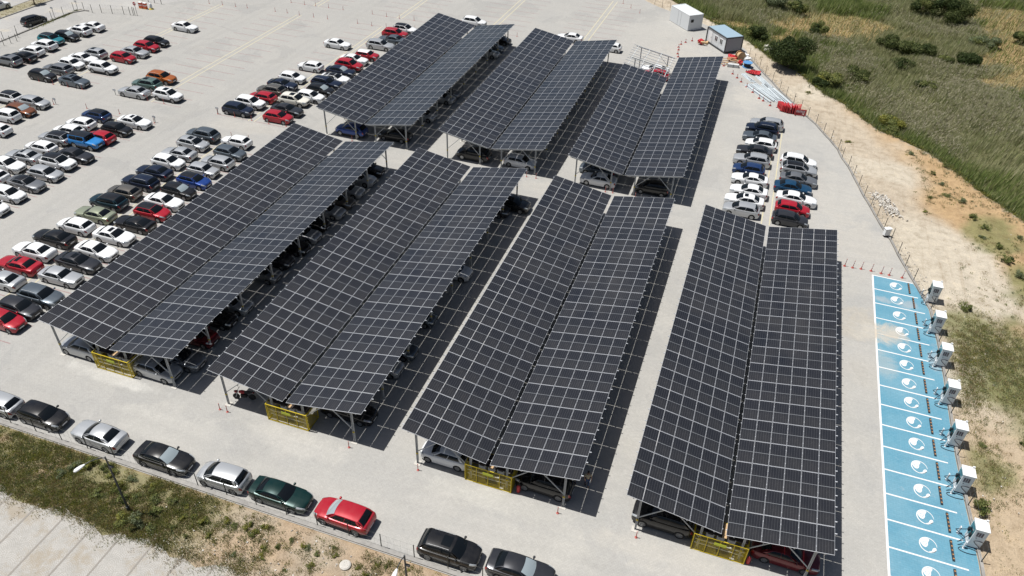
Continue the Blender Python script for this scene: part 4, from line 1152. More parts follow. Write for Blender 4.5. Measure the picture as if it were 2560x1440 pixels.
fence('wire fence between the road and the far left car line', [(-118.2, 88.5), (-118.3, 91.5), (-118.5, 94.4), (-118.5, 97), (-118.6, 99.6), (-118.7, 102.2), (-118.8, 104.9), (-118.8, 107.4), (-117.4, 108.3), (-115.2, 107.9)], 1.45, .04, m_darkpost)
fence('mesh gate leaf at the lot entrance beside the no entry sign', [(-113.7, 108.5), (-111.7, 108.9), (-109.6, 109.4), (-108.4, 109.6), (-107.8, 109.7), (-107.5, 109.75)], 1.45, .045, m_darkpost)
fence('mesh gate leaf beyond the orange barrier machines', [(-113.4, 117.2), (-112.0, 117.0), (-110.4, 116.8), (-108.9, 116.7), (-107.4, 116.7)], 1.6, .05, m_darkpost)
fence('short fence stub jutting into the lot at the left picture edge', [(-116.6, 88.6), (-116.4, 89.7), (-116.2, 90.9), (-116.1, 92.0), (-117.3, 93.4)], 1.2, .04, m_darkpost)

# ---------------------------------------------------------------- posts and cones
def post_mesh():
    b = MB(); b.lathe([(.11, 0), (.11, .03), (.045, .05)], 10); b.tube([(0, 0, .04), (0, 0, .72)], .032, 8)
    b.tube([(0, 0, .56), (0, 0, .60)], .034, 8, 1)
    return b.mesh('flexible_post', [m_redpost, m_plate], fix=True)
pmesh = post_mesh()
def posts(pts, label, group):
    for x, y in pts:
        o = link('flexible_post', pmesh, None, (x, y, 0)); tag(o, label, 'post', group)
posts([(-100.5, 80.8), (-97.8, 80.7), (-95.2, 80.8), (-92.7, 80.9)], 'slim red post across the near end of the black and slate car bays', 'red posts by the slate sedan')
posts([(-84.2, 81.3), (-81.6, 81.4), (-78.9, 81.5)], 'slim red post in front of the silver sedan and white sunroof crossover', 'red posts by the white crossover')
posts([(-92.6, 75.4), (-87.5, 76.1), (-82.2, 76.4), (-76.0, 75.9)], 'slim red post at the far end of the left block, by blue and white cars', 'red posts at the left block end')
posts([(-69.9, 81.5), (-67.2, 81.6), (-64.4, 81.5), (-61.7, 81.5), (-59.1, 81.7)], 'slim red post at the near end of the navy crossover and red hatchback bays', 'red posts by the navy crossover')
posts([(-66.5, 76.2), (-61.4, 76.4), (-64.0, 76.3)], 'slim red post at the far end of the bays beside the boxy white hatchback', 'red posts by the boxy hatchback')
posts([(-99.8, 120.6), (-97.1, 120.9), (-94.4, 121.1), (-92.0, 121.3), (-86.3, 121.7), (-83.9, 121.9), (-81.3, 121.8), (-78.4, 121.9), (-75.6, 122.0), (-69.6, 122.1), (-66.7, 122.0), (-64.0, 122.3), (-58.9, 123.4)], 'slim red post on the nearer side of the far cross aisle', 'red posts on the near side of the far aisle')
posts([(-86.4, 127.3), (-83.5, 127.3), (-81.2, 127.4), (-78.5, 127.5), (-75.5, 127.6), (-69.5, 127.7), (-66.5, 127.5), (-63.9, 127.5), (-61.0, 127.6), (-41.1, 127.4), (-23.6, 127.0)], 'slim red post on the farther side of the far cross aisle', 'red posts on the far side of the aisle')
posts([(-27.7, 153.3), (-25.7, 151.2), (-23.5, 149.0)], 'slim red post on the empty paving left of the white container', 'red posts near the container')
posts([(-35.94, 34.41), (-35.2, 34.39)], 'slim red post beside the column next to the motorcycle', 'red posts by the motorcycle')
posts([(-23.99, 34.51)], 'slim red post beside the right column of the second front carport', 'red posts at carport columns')
posts([(-17.92, 34.35)], 'slim red post beside the left column of the third front carport', 'red posts at carport columns')
posts([(-6.62, 34.29)], 'slim red post beside the right column of the third front carport', 'red posts at carport columns')
posts([(-.71, 34.25)], 'slim red post beside the left column of the rightmost front carport', 'red posts at carport columns')
posts([(-24.2, 80.9), (-23.0, 81.0)], 'slim red post at the right near column of the middle back carport', 'red posts at back carport columns')
posts([(-14.1, 81.0), (-13.2, 81.1), (-10.4, 81.0)], 'slim red post between the near columns of the right back carport', 'red posts at right back carport')
posts([(-48.8, 81.3)], 'slim red post at the inner near column of the left back carport', 'red posts at back carport columns')
def tall_cone_mesh():
    b = MB(); b.lathe([(.16, 0), (.16, .04), (.06, .05)], 10, 0); b.tube([(0, 0, .05), (.02, .0, .5), (.03, 0, .95)], [.045, .036, .03], 8)
    for z0 in (.45, .68): b.tube([(.02, 0, z0), (.022, 0, z0 + .1)], .04, 8, 1)
    return b.mesh('delineator_post', [m_redpost, m_plate], fix=True)
tcm = tall_cone_mesh()
for x, y in [(13.76, 75.42), (14.58, 75.39), (15.45, 75.49), (16.47, 75.5), (17.48, 75.41), (18.29, 75.4), (19.59, 75.41)]:
    tag(link('delineator_post', tcm, None, (x, y, 0)), 'tall red delineator in the line at the head of the blue bays', 'delineator', 'red delineators above the blue bays')
def cone_mesh():
    b = MB(); b.box(-.19, .19, -.19, .19, 0, .035); b.lathe([(.13, .04), (.09, .28), (.04, .62), (.03, .66)], 12)
    b.lathe([(.098, .24), (.065, .45)], 12, 1)
    return b.mesh('traffic_cone', [m_redpost, m_plate], fix=True)
ccm = cone_mesh()
for x, y in [(-11.84, 137.83), (-12.81, 136.61), (-13.4, 135.29), (-13.58, 133.66), (-13.38, 132.46), (-13.24, 130.51), (-12.94, 129.16)]:
    tag(link('traffic_cone', ccm, None, (x, y, 0)), 'red cone in the line between the cabin and the bare carport frame', 'cone', 'cones beside the site cabin')
for x, y in [(-3.44, 125.29), (-2.58, 123.89), (-1.81, 122.48), (-.79, 120.79), (.29, 118.98), (1.42, 117.05), (2.07, 116.34), (3.2, 115.0), (-5.2, 128.2)]:
    tag(link('traffic_cone', ccm, None, (x, y, 0)), 'red cone in the line guarding the stacked steel sections', 'cone', 'cones along the steel stacks')

# wheel stops
b = MB(); b.box(-.075, .075, -.9, .9, 0, .11)
for k in range(5): b.box(-.055, .055, -.76 + k * .36, -.68 + k * .36, .08, .114, 1)
wsm = b.mesh('wheel_stop', [mat('black_rubber_stop', (.03, .03, .035), .7), mat('reflector_orange', (.50, .24, .08), .5)], fix=True)
STOPX = [20.15, 20.44, 20.5, 20.52, 20.54, 20.56, 20.58, 20.62, 20.66, 20.68, 20.75, 20.71, 21.02, 21.04, 21.05, 21.1]
for k, x in enumerate(STOPX):
    o = link('wheel_stop', wsm, None, (x, 73.5 - 2.5 * k + (.05 if k < 2 else 0), .008)); o.rotation_euler.z = .02
    tag(o, 'black wheel stop with orange reflectors across a blue charging bay', 'wheel stop', 'wheel stops of the blue bays')

# ---------------------------------------------------------------- chargers
def charger_proto():
    P = []
    b = MB(); w, d, h = .86, 1.0, 2.05
    prof = [(-.43, .14), (.43, .14), (.43, h), (-.22, h), (-.43, h - .10)]
    for s in (-1, 1):
        pts = [(x, s * d / 2, z) for x, z in prof]; b.face(pts if s < 0 else pts[::-1])
    for i in range(len(prof)):
        (x1, z1), (x2, z2) = prof[i], prof[(i + 1) % len(prof)]
        b.face([(x1, -d / 2, z1), (x2, -d / 2, z2), (x2, d / 2, z2), (x1, d / 2, z1)])
    P.append(('cabinet', b.mesh('cabinet', [m_white], fix=True), []))
    b = MB(); b.box(-.40, .40, -.46, .46, 0, .137); P.append(('plinth', b.mesh('plinth', [mat('dark_blue_plinth', (.012, .03, .10), .6)], fix=True), []))
    b = MB(); b.box(-.47, .47, -.54, .54, 2.053, 2.10); b.box(-.2, .2, -.12, .12, 2.10, 2.13); P.append(('roof_cap', b.mesh('roof_cap', [m_white], fix=True), []))
    b = MB(); b.box(-.445, -.432, -.42, .42, .75, 1.90); P.append(('front_panel', b.mesh('front_panel', [mat('teal_glass', (.012, .12, .14), .12, 0, .8)], fix=True),
        [('screen', (lambda q: (q.box(-.455, -.447, -.2, .2, 1.25, 1.55), q)[1].mesh('screen', [mat('screen_glass', (.01, .012, .02), .08)], fix=True))(MB()))]))
    b = MB()
    for r in range(4):
        for c in range(3):
            b.box(-.26 + c * .16, -.14 + c * .16, -.515, -.503, 1.36 + r * .115, 1.44 + r * .115)
    b.box(-.20, -.12, -.512, -.503, 1.16, 1.22)
    P.append(('side_label', b.mesh('side_label', [mat('label_maroon', (.055, .022, .04), .5)], fix=True), []))
    b = MB(); b.box(.28, .44, .40, .50, 2.135, 2.26); P.append(('antenna_box', b.mesh('antenna_box', [m_white], fix=True), []))
    b = MB(); b.box(-.56, -.45, -.36, -.16, .95, 1.25); b.box(-.56, -.45, .16, .36, .95, 1.25); P.append(('connector_holder', b.mesh('connector_holder', [m_black], fix=True), []))
    for yy, sg in ((-.26, -1), (.26, 1)):
        b = MB(); pts = []
        for k in range(15):
            t = k / 14; pts.append((-.55 - .55 * math.sin(math.pi * t), yy + sg * .35 * math.sin(math.pi * t) - sg * .1 * t, lerp(1.05, .25, t) - .55 * math.sin(math.pi * t) * (1 - t)))
        pts = [(x, y, max(.05, z)) for x, y, z in pts]
        b.tube(pts, .028, 6); P.append(('charging_cable', b.mesh('charging_cable', [mat('cable_black', (.012, .016, .03), .5)], smooth=True, fix=True), []))
    b = MB(); pts = [(.1 + .28 * math.sin(2.6 * math.pi * t), -.53 - .03 * math.sin(math.pi * t), .95 - .75 * t + .35 * math.sin(math.pi * t) ** 2) for t in [k / 16 for k in range(17)]]
    b.tube(pts, .024, 6); P.append(('charging_cable', b.mesh('charging_cable', [MATS['cable_black']], smooth=True, fix=True), []))
    b = MB(); pts = [(-.3 + .75 * math.cos(a) * .9, -.85 + .25 * math.sin(a), .04) for a in [2 * math.pi * k / 18 for k in range(17)]]
    b.tube(pts, .024, 6); P.append(('charging_cable', b.mesh('charging_cable', [MATS['cable_black']], smooth=True, fix=True), []))
    return P
CP = charger_proto()
gpm = (lambda q: (q.box(-.03, .03, -.09, .09, 0, .75), q.box(-.06, .06, -.12, .12, 0, .03), q)[2].mesh('guard_post', [m_white], fix=True))(MB())
CHY = [72.3, 67.2, 62.3, 57.25, 52.25, 47.25, 42.25]
CHX = [22.15, 22.0, 22.1, 22.15, 22.2, 22.15, 22.45]
CHL = ['white fast charger at the far end of the blue bays, by the sandy verge', 'white fast charger second from the far end of the blue bays', 'white fast charger third from the far end, beside the green scrub', 'white fast charger in the middle of the seven, four from either end',
       'white fast charger third from the near end of the blue bays', 'white fast charger second from the near end, above a round green bush', 'white fast charger nearest the camera, at lower right']
for x, y, l in zip(CHX, CHY, CHL):
    r = tag(empty('fast_charger', (x, y, .005)), l, 'charger', 'white fast chargers of the blue bays')
    for nm, me, sub in CP:
        o = link(nm, me, r)
        for n2, m2 in sub: link(n2, m2, o)
    for dy in (.62, -.62):
        tag(link('guard_post', gpm, None, (x - (.85 if dy > 0 else .62), y + dy - .05, .008)), 'low white guard post in front of a fast charger', 'guard post', 'white guard posts of the chargers')

# ---------------------------------------------------------------- yellow cages under the carport ends
def cage(x, y, label):
    r = tag(empty('inverter_cage', (x, y, 0)), label, 'cage', 'yellow inverter cages at the carport ends')
    w, d, h = 1.85, 1.6, 1.85
    b = MB()
    for xx in (-w, w):
        for yy in (0, d): b.box(xx - .03, xx + .03, yy - .03, yy + .03, 0, h)
    for z in (.05, h - .04):
        for yy in (0, d): b.box(-w + .032, w - .032, yy - .025, yy + .025, z - .03, z + .03)
        for xx in (-w, w): b.box(xx - .025, xx + .025, .032, d - .032, z - .03, z + .03)
    for k in (1, 2, 3): xx = -w + 2 * w * k / 4; b.box(xx - .022, xx + .022, -.022, .022, .085, h - .075)
    b.build('frame', m_yellow, r)
    b = MB()
    for k in range(12): z = .16 + k * .135; b.box(-w + .035, w - .035, -.010, .010, z - .005, z + .005)
    for k in range(36): xx = -w + .1 + k * 2 * (w - .1) / 35; b.box(xx - .003, xx + .003, .012, .018, .08, h - .07)
    b.build('front_mesh', m_yellow, r)
    for sx in (-1, 1):
        b = MB()
        for k in range(12): z = .16 + k * .135; b.box(sx * w - .01, sx * w + .01, .035, d - .035, z - .009, z + .009)
        for k in range(14): yy = .08 + k * .11; b.box(sx * (w - .014) - .003, sx * (w - .014) + .003, yy - .003, yy + .003, .08, h - .07)
        b.build('side_mesh', m_yellow, r)
    b = MB(); b.box(-.42, .42, -.045, -.03, 1.25, 1.52); b.build('sign', m_green_sign, r)
    b = MB()
    b.box(-w + .06, w - .06, .35, d - .06, h - .02, h + .03); b.build('cover_sheet', m_brown, r)
    b = MB(); b.box(-.0, .30, .25, 1.5, h + .035, h + .075); o = b.build('wooden_plank', m_wood, None, (x, y, 0)); tag(o, 'pale wooden plank lying on the cage under the ' + label.split('end of the ')[1], 'plank', 'planks on the inverter cages')
    for k in range(3):
        b = MB(); xx = -.75 + k * .75; b.box(xx - .27, xx + .27, .75, 1.02, .75, 1.5); i = b.build('inverter', m_plate, r)
        b = MB(); b.box(xx - .2, xx + .2, .742, .748, 1.2, 1.4); b.build('display_panel', m_black, i)
    for z in (.55, .95):
        b = MB(); b.box(-w + .12, w - .12, .24, .34, z - .05, z + .05); b.build('cable_tray', m_galv, r)
cage(-46.97, 34.9, 'yellow wire inverter cage at the end of the leftmost front carport')
cage(-29.72, 34.88, 'yellow wire inverter cage at the end of the second front carport')
cage(-12.32, 34.8, 'yellow wire inverter cage at the end of the third front carport')
cage(4.99, 34.7, 'yellow wire inverter cage at the end of the rightmost front carport')

# fire extinguishers
def extinguisher(x, y, label):
    r = tag(empty('fire_extinguisher', (x, y, 0)), label, 'extinguisher')
    b = MB(); b.lathe([(.11, .02), (.14, .06), (.14, .62), (.09, .74), (.05, .80)], 14); b.build('cylinder', m_red, r, smooth=True)
    b = MB(); b.tube([(0, 0, .80), (0, 0, .88)], .03, 8); b.bar((-.02, 0, .90), (.16, 0, .93), .03); b.build('valve', m_black, r)
    b = MB(); b.tube([(.03, 0, .86), (.18, 0, .78), (.2, 0, .45), (.17, 0, .25)], .018, 6); b.build('hose', m_black, r)
extinguisher(-9.96, 35.1, 'red fire extinguisher standing beside the third front inverter cage')
extinguisher(7.12, 34.9, 'red fire extinguisher standing beside the rightmost front inverter cage')

# ---------------------------------------------------------------- street lamps
def lamp(x, y, hx, hy, label):
    r = tag(empty('street_lamp', (x, y, -.05)), label, 'street lamp', 'grey street lamps on the bank')
    b = MB(); b.tube([(0, 0, 0), (0, 0, 2.), (0, 0, 6.0)], [.085, .075, .055], 10); b.tube([(0, 0, .0), (0, 0, .5)], .12, 10)
    b.build('pole', m_dgrey, r)
    b = MB(); b.tube([(0, 0, 5.9), (hx * .25, hy * .25, 6.15), (hx * .6, hy * .6, 6.25), (hx * .85, hy * .85, 6.2)], .035, 8); b.build('arm', m_dgrey, r)
    b = MB(); b.box(.06, .32, -.06, .06, 4.95, 5.1); b.build('bracket', m_dgrey, r)
    b = MB(); u = Vector((hx, hy, 0)).normalized()
    b.lathe([(.03, 0), (.07, .06), (.13, .25), (.16, .50), (.14, .70), (.04, .80)], 14)
    hd = b.build('lamp_head', m_white, r, (hx * .80, hy * .80, 6.22), smooth=True)
    hd.rotation_euler = (u * 1 + Vector((0, 0, -.22))).to_track_quat('Z', 'Y').to_euler()
    hd.scale = (1, .62, 1)
lamp(-36.08, 23.75, -.75, -1.35, 'street lamp with white head among green weeds at lower left')
lamp(-13.78, 23.85, .05, -1.35, 'street lamp at bottom centre, cut off by the picture edge')

# manhole, meter box
b = MB(); b.lathe([(.40, -.2), (.40, .12), (.36, .15)], 28); b.lathe([(.33, .151), (.33, .17), (.30, .18)], 28); r_ = b.build('manhole_ring', m_conc, None, (-19.2, 25.12, 0))
tag(r_, 'round pale concrete manhole cover on the bank near bottom centre', 'manhole')
r_ = tag(empty('meter_cabinet', (18.25, 83.35, 0), .5), 'small white meter cabinet standing at the right fence', 'cabinet')
b = MB(); b.box(-.35, .35, -.2, .2, .22, 1.05); b.build('cabinet_body', m_white, r_)
b = MB(); b.box(-.40, .40, -.25, .25, 1.052, 1.10); b.build('cabinet_roof', m_white, r_)
b = MB(); b.box(-.28, .28, -.13, .13, 0, .218); b.build('stand', m_brown, r_)

# ---------------------------------------------------------------- container and site cabin
def ang(a, b_): return math.atan2(b_[1] - a[1], b_[0] - a[0])
def container():
    a, c = (-17.6, 147.3), (-13.4, 142.6); L = 6.1; W = 3.0; H = 2.75
    r = tag(empty('white_container', (*c, 0), ang(c, a)), 'plain white windowless container at the top of the lot', 'container')
    # local: x along the long side (away), y to the left hand side is -> use negative y for the body
    b = MB(); b.box(0, L, -W, 0, .05, H); b.build('shell', m_offwhite, r)
    b = MB(); b.box(.12, L - .12, -W + .12, -.12, H + .003, H + .02); b.build('roof_sheet', mat('roof_pale', (.60, .64, .65), .5), r)
    b = MB()
    for x0, x1, y0, y1 in ((0, L, -.09, .02), (0, L, -W - .02, -W + .09), (-.02, .09, -W, 0), (L - .09, L + .02, -W, 0)): b.box(x0, x1, y0, y1, H - .02, H + .07)
    b.build('roof_edge', m_white, r)
    b = MB(); b.box(2.55, 2.60, .003, .015, .15, H - .1); b.box(3.5, 3.55, .003, .015, .15, H - .1); d = b.build('door_joint', mat('joint_grey', (.30, .31, .32), .6), r)
    b = MB(); b.box(-.06, -.012, -1.0, -.45, 1.5, 2.0); b.box(-.10, -.06, -.9, -.6, 1.55, 1.9); b.build('vent', m_black, r)
    b = MB(); b.box(.02, L, -W - .0, 0, 0, .048); b.build('base_frame', m_dgrey, r)
container()
def cabin():
    a, c = (-9.6, 138.7), (-5.8, 133.9); L = 6.05; W = 3.3; H = 2.6
    r = tag(empty('site_cabin', (*c, 0), ang(c, a)), 'white site cabin with pale blue roof and two windows', 'cabin')
    b = MB(); b.box(.06, L - .06, -W + .06, -.06, .25, H); b.build('wall', m_offwhite, r)
    b = MB()
    for x in (0, L):
        for y in (0, -W): b.box(x - .07, x + .07, y - .07, y + .07, .0, H)
    for z in (.20, H + .01):
        for y in (0, -W): b.box(.072, L - .072, y - .065, y + .065, z - .08, z + .08)
        for x in (0, L): b.box(x - .065, x + .065, -W + .072, -.072, z - .08, z + .08)
    b.build('corner_frame', m_dgrey, r)
    t = NT('pale_blue_roof', .45, .4); x_, y_, z_ = t.xyz(); st = t.math('LESS_THAN', t.math('FRACT', t.math('MULTIPLY', x_, 3.)), .15)
    t.out(t.mix(st, (.30, .40, .47), (.24, .33, .40)))
    b = MB(); b.box(.07, L - .07, -W + .07, -.07, H + .02, H + .13); b.build('roof', t.m, r)
    b = MB(); b.box(-.004, .05, -W + .1, -.1, .32, H - .1); b.build('end_wall', mat('end_wall_grey', (.30, .31, .34), .6), r)
    for x in (1.5, 3.1):
        b = MB(); b.box(x - .42, x + .42, -.06, -.025, 1.05, 2.05); w = b.build('window', m_white, r)
        for q in (-.2, .2):
            b = MB(); b.box(x + q - .14, x + q + .14, -.022, -.012, 1.15, 1.95); b.build('pane', m_glass, w)
    for x in (2.25, 4.3):
        b = MB(); b.box(x - .015, x + .015, -.058, -.045, .3, H - .1); b.build('panel_joint', mat('joint_grey', (.30, .31, .32), .6), r)
    b = MB(); b.box(4.5, 5.4, -.055, -.035, .3, 2.3); d = b.build('door', m_white, r)
    b = MB(); b.box(4.6, 4.68, -.03, .0, 1.2, 1.32); b.build('handle', m_dgrey, d)
cabin()

# ---------------------------------------------------------------- site materials by the cabin
def drum(x, y, z, rad, w, rx, rz, m_flange, m_core, label, cat='cable drum'):
    r = tag(empty('cable_drum', (x, y, z), rz), label, cat); r.rotation_euler = (rx, 0, rz)
    for s in (-1, 1):
        b = MB(); b.lathe([(rad, -.03), (rad, .03)], 24, c=(0, 0, s * w / 2)); b.build('flange', m_flange, r)
    b = MB(); b.lathe([(rad * .72, -w / 2 + .035), (rad * .72, w / 2 - .035)], 20); b.build('cable_winding', m_core, r)
drum(-3.0, 131.9, .78, .75, .8, math.pi / 2, .7, m_wood, m_wood, 'big bare wooden cable drum standing on edge by the cabin')
drum(-1.5, 129.3, .42, .78, .74, 0, 0, mat('blue_flange', (.10, .26, .50), .5), m_black, 'cable drum lying flat with a blue top')
random.seed(3)
for k in range(11):
    x = random.uniform(-5.7, -3.6); y = random.uniform(128.8, 130.8); b = MB()
    b.box(-.75, .75, -.09, .09, 0, .06)
    o = b.build('timber_plank', m_wood, None, (x, y, .03 + k * .062), (random.uniform(-.05, .05), random.uniform(-.05, .05), random.uniform(-.7, .9)))
    tag(o, 'short pale timber plank in the heap beside the site cabin', 'plank', 'timber planks heaped by the cabin')
def lumpy(name, r, n, m_, loc, label, cat, sq=.6):
    b = MB()
    for k in range(n):
        a = random.uniform(0, 6.28); d = random.uniform(0, r); s = random.uniform(.18, .38)
        MT = Matrix.Translation((d * math.cos(a), d * math.sin(a), s * .5 + random.uniform(0, .4))) @ Matrix.Rotation(random.uniform(0, 3), 4, 'Z') @ Matrix.Rotation(random.uniform(-.5, .5), 4, 'X')
        b.box(-s * 1.5, s * 1.5, -s * .5, s * .5, -s * .4, s * .4, 0, MT)
    o = b.build(name, m_, None, loc); tag(o, label, cat); return o
lumpy('barrier_heap', 1.0, 12, m_red, (-4.0, 131.6, 0), 'heap of red plastic barrier pieces behind the planks', 'barrier heap')
lumpy('barrier_heap', .5, 6, m_red, (-2.9, 129.9, 0), 'small heap of red plastic pieces between planks and blue drum', 'barrier heap')
lumpy('white_sacks', .5, 6, m_white, (-1.9, 131.6, 0), 'pile of white sacks between the drum and the fence', 'sacks')
lumpy('white_sacks', .35, 4, m_white, (-2.2, 133.6, 0), 'few white sacks close to the cabin corner', 'sacks')
lumpy('orange_debris', .8, 7, m_wood, (-9.9, 137.2, 0), 'timber offcuts lying left of the site cabin', 'timber')
lumpy('barrier_heap', .55, 5, m_red, (-10.2, 136.8, .1), 'red plastic pieces among timber left of the site cabin', 'barrier heap')
r_ = tag(empty('steel_crate', (-3.7, 128.4, 0), .1), 'low galvanised steel crate in front of the timber heap', 'crate')
b = MB(); b.box(-.9, .9, -.35, .35, .05, .5); b.build('crate_box', m_galv, r_)
b = MB()
for x in (-.9, 0, .9): b.box(x - .03, x + .03, -.38, -.353, 0, .55)
b.build('crate_ribs', m_dgrey, r_)
# red crowd barriers lying flat and the row of upright ones
def barrier_mesh(white):
    b = MB()
    for x in (-.75, .75): b.box(x - .08, x + .08, -.04, .04, .08, 1.0)
    for z in (.14, .95): b.box(-.67, .67, -.04, .04, z - .07, z + .07)
    for k in range(7): x = -.6 + k * .2; b.box(x - .045, x + .045, -.03, .03, .21, .88)
    b.box(-.68, .68, -.02, .02, .52, .90, 1)
    for x in (-.6, .6): b.box(x - .05, x + .05, -.25, .25, 0, .07, 2)
    return b.mesh('crowd_barrier', [m_red, m_plate if white else m_red, m_black], fix=True)
bmm = barrier_mesh(False); bmw = barrier_mesh(True)
BR = [((4.2, 113.9), (4.0, 115.2))] + [((4.55 + k * .26, 113.7 + .03 * k), None) for k in range(13)]
for k in range(22):
    t = k / 21
    x = lerp(4.6, 7.5, t); y = 114.2 - .25 * math.sin(t * 3) + .1 * (k % 2)
    o = link('crowd_barrier', bmm, None, (x, y, 0), (0, 0, math.radians(95 + random.uniform(-9, 9) - 30 * (t - .5))))
    tag(o, 'red plastic crowd barrier in the tightly packed row by the right fence', 'barrier', 'red barriers packed upright')
o = link('crowd_barrier', bmw, None, (7.55, 113.0, 0), (0, 0, .1)); tag(o, 'red plastic crowd barrier closing the near right end of the packed row', 'barrier', 'red barriers packed upright')
for k in range(5):
    o = link('crowd_barrier', bmm, None, (-1.1 + .22 * k, 127.6 - .25 * k, .1 + .06 * k), (math.radians(88), 0, .9 + .15 * k))
    tag(o, 'red plastic crowd barrier lying flat near the blue topped drum', 'barrier', 'red barriers lying flat')
def beams(name, p, q, n, w, label, group):
    p, q = Vector((*p, 0)), Vector((*q, 0)); d = (q - p); L = d.length; nn = Vector((-d.y, d.x, 0)).normalized()
    for k in range(n):
        b = MB(); s = random.uniform(-.4, .4); b.box(0, L + s, -.065, .065, 0, .10)
        o = b.build(name, m_newgalv, None, tuple(p + nn * (k * w / n) + Vector((0, 0, .105 * (k % 2) * (1 if k % 3 else 0)))), (0, 0, math.atan2(d.y, d.x) + random.uniform(-.02, .02)))
        tag(o, label, 'steel beam', group)
beams('steel_beam', (-2.1, 125.7), (-.3, 123.0), 7, .8, 'short galvanised beam in the small stack near the timber heap', 'short steel beams')
beams('steel_beam', (-1.2, 121.3), (2.9, 116.0), 14, 2.3, 'galvanised beam in the wide stack beside the cones', 'steel beams beside the cones')
beams('steel_beam', (0, 126.0), (2.4, 121.8), 7, .9, 'galvanised beam in the long stack along the right fence', 'steel beams along the fence')
beams('steel_beam', (1.3, 122.6), (5.7, 115.2), 11, 1.5, 'long galvanised beam in the near part of the fence side stack', 'long steel beams by the fence')

# barrier machines and sign at the entrance
def machine(x, y, label):
    r = tag(empty('barrier_machine', (x, y, 0)), label, 'barrier machine', 'orange gate machines')
    b = MB(); b.box(-.3, .3, -.22, .22, .06, 1.05); b.build('housing', mat('orange_paint', (.62, .10, .03), .45), r)
    b = MB(); b.box(-.31, .31, -.225, .225, .55, .70); b.build('white_band', m_white, r)
    b = MB(); b.box(-.33, .33, -.25, .25, 0, .058); b.build('base', m_yellow, r)
    b = MB(); b.box(-.32, .32, -.24, .24, 1.052, 1.10); b.build('lid', m_white, r)
machine(-109.2, 113.4, 'orange gate machine at the lot entrance, left one'); machine(-108.2, 113.4, 'orange gate machine at the lot entrance, right one')
r_ = tag(empty('ticket_column', (-107.2, 113.7, 0)), 'grey rounded ticket column beside the orange machines', 'ticket column')
b = MB(); b.lathe([(.22, 0), (.24, .5), (.2, .95), (.08, 1.1)], 14); b.build('column_body', m_plate, r_, smooth=True)
b = MB(); b.lathe([(.42, 0), (.36, .12)], 14); b.build('base', m_yellow, r_)
def sign(x, y, label, h, round_=True):
    r = tag(empty('road_sign', (x, y, 0)), label, 'sign')
    b = MB(); b.tube([(0, 0, 0), (0, 0, h)], .035, 8); b.build('pole', m_dgrey, r)
    if round_:
        b = MB(); b.lathe([(.32, -.012), (.32, .012)], 24, axis='y'); f = b.build('sign_face', mat('sign_red', (.50, .02, .03), .4), r, (0, -.05, h - .1))
        b = MB(); b.box(-.22, .22, -.075, -.064, h - .16, h - .04); b.build('white_bar', m_white, f, (0, .05, -h + .1))
    else:
        b = MB(); b.box(-.26, .26, -.07, -.045, h - .3, h); b.build('sign_face', m_plate, r)
sign(-107.15, 109.9, 'round red no entry sign with white bar at the gate', 2.2)
sign(-87.0, 81.2, 'small dark sign post beside the silver sedan', .95, False)
sign(-92.3, 75.5, 'small dark sign post beside the silver hatchback at the left', 1.0, False)
sign(-76.0, 76.1, 'small dark sign post beside the white sunroof sedan', 1.0, False)
sign(-69.9, 81.6, 'small dark sign post left of the navy crossover', 1.0, False)
sign(-118.9, 103.0, 'narrow sign post on the left fence near the black minivan', 2.0, False)
sign(-118.4, 107.9, 'grey board on the far corner of the left fence', 1.8, False)

# ---------------------------------------------------------------- motorcycle
def motorcycle(x, y, rz):
    r = tag(empty('motorcycle', (x, y, 0), rz), 'red and black motorcycle under the near end of the second carport', 'motorcycle')
    for xx in (-.68, .68):
        b = MB(); b.lathe([(.22, -.05), (.29, -.05), (.31, 0), (.29, .05), (.22, .05)], 20, axis='y'); w = b.build('wheel', m_rubber, r, (xx, 0, .31), fix=False)
        b = MB(); b.lathe([(.21, -.02), (.21, .02)], 16, axis='y'); b.build('rim', m_rim, w)
    b = MB(); b.tube([(-.68, 0, .31), (-.15, 0, .48), (.35, 0, .80)], .05, 8); b.box(-.25, .25, -.13, .13, .32, .62); b.build('engine_frame', m_black, r)
    b = MB(); b.tube([(.68, -.09, .31), (.46, -.08, .95)], .03, 6); b.tube([(.68, .09, .31), (.46, .08, .95)], .03, 6); b.build('fork', m_galv, r)
    b = MB(); b.lathe([(.03, -.30), (.14, -.22), (.17, 0), (.12, .22), (.03, .28)], 12, axis='x', c=(.12, 0, .86)); b.build('fuel_tank', m_red, r, smooth=True)
    b = MB(); b.lathe([(.03, -.14), (.13, -.05), (.12, .08), (.03, .16)], 10, axis='x', c=(.62, 0, .86)); b.build('front_cowl', m_red, r, smooth=True)
    b = MB(); b.tube([(-.1, 0, .86), (-.5, 0, .85), (-.82, 0, .95)], [.12, .13, .05], 8); b.build('seat', m_black, r)
    b = MB(); b.tube([(.40, -.36, 1.08), (.46, -.15, 1.03), (.46, .15, 1.03), (.40, .36, 1.08)], .02, 6); b.build('handlebar', m_black, r)
    for s in (-1, 1):
        b = MB(); b.tube([(.45, s * .25, 1.05), (.50, s * .30, 1.22)], .01, 5); b.lathe([(.02, -.03), (.06, 0), (.02, .03)], 8, axis='x', c=(.50, s * .30, 1.25)); b.build('mirror', m_black, r)
    b = MB(); b.lathe([(.02, -.04), (.09, 0), (.07, .04)], 12, axis='x', c=(.74, 0, .88)); b.build('headlight', m_head, r)
    b = MB(); b.box(-.92, -.84, -.06, .06, .82, .90); b.build('taillight', m_tail, r)
motorcycle(-34.7, 36.15, math.pi + .25)

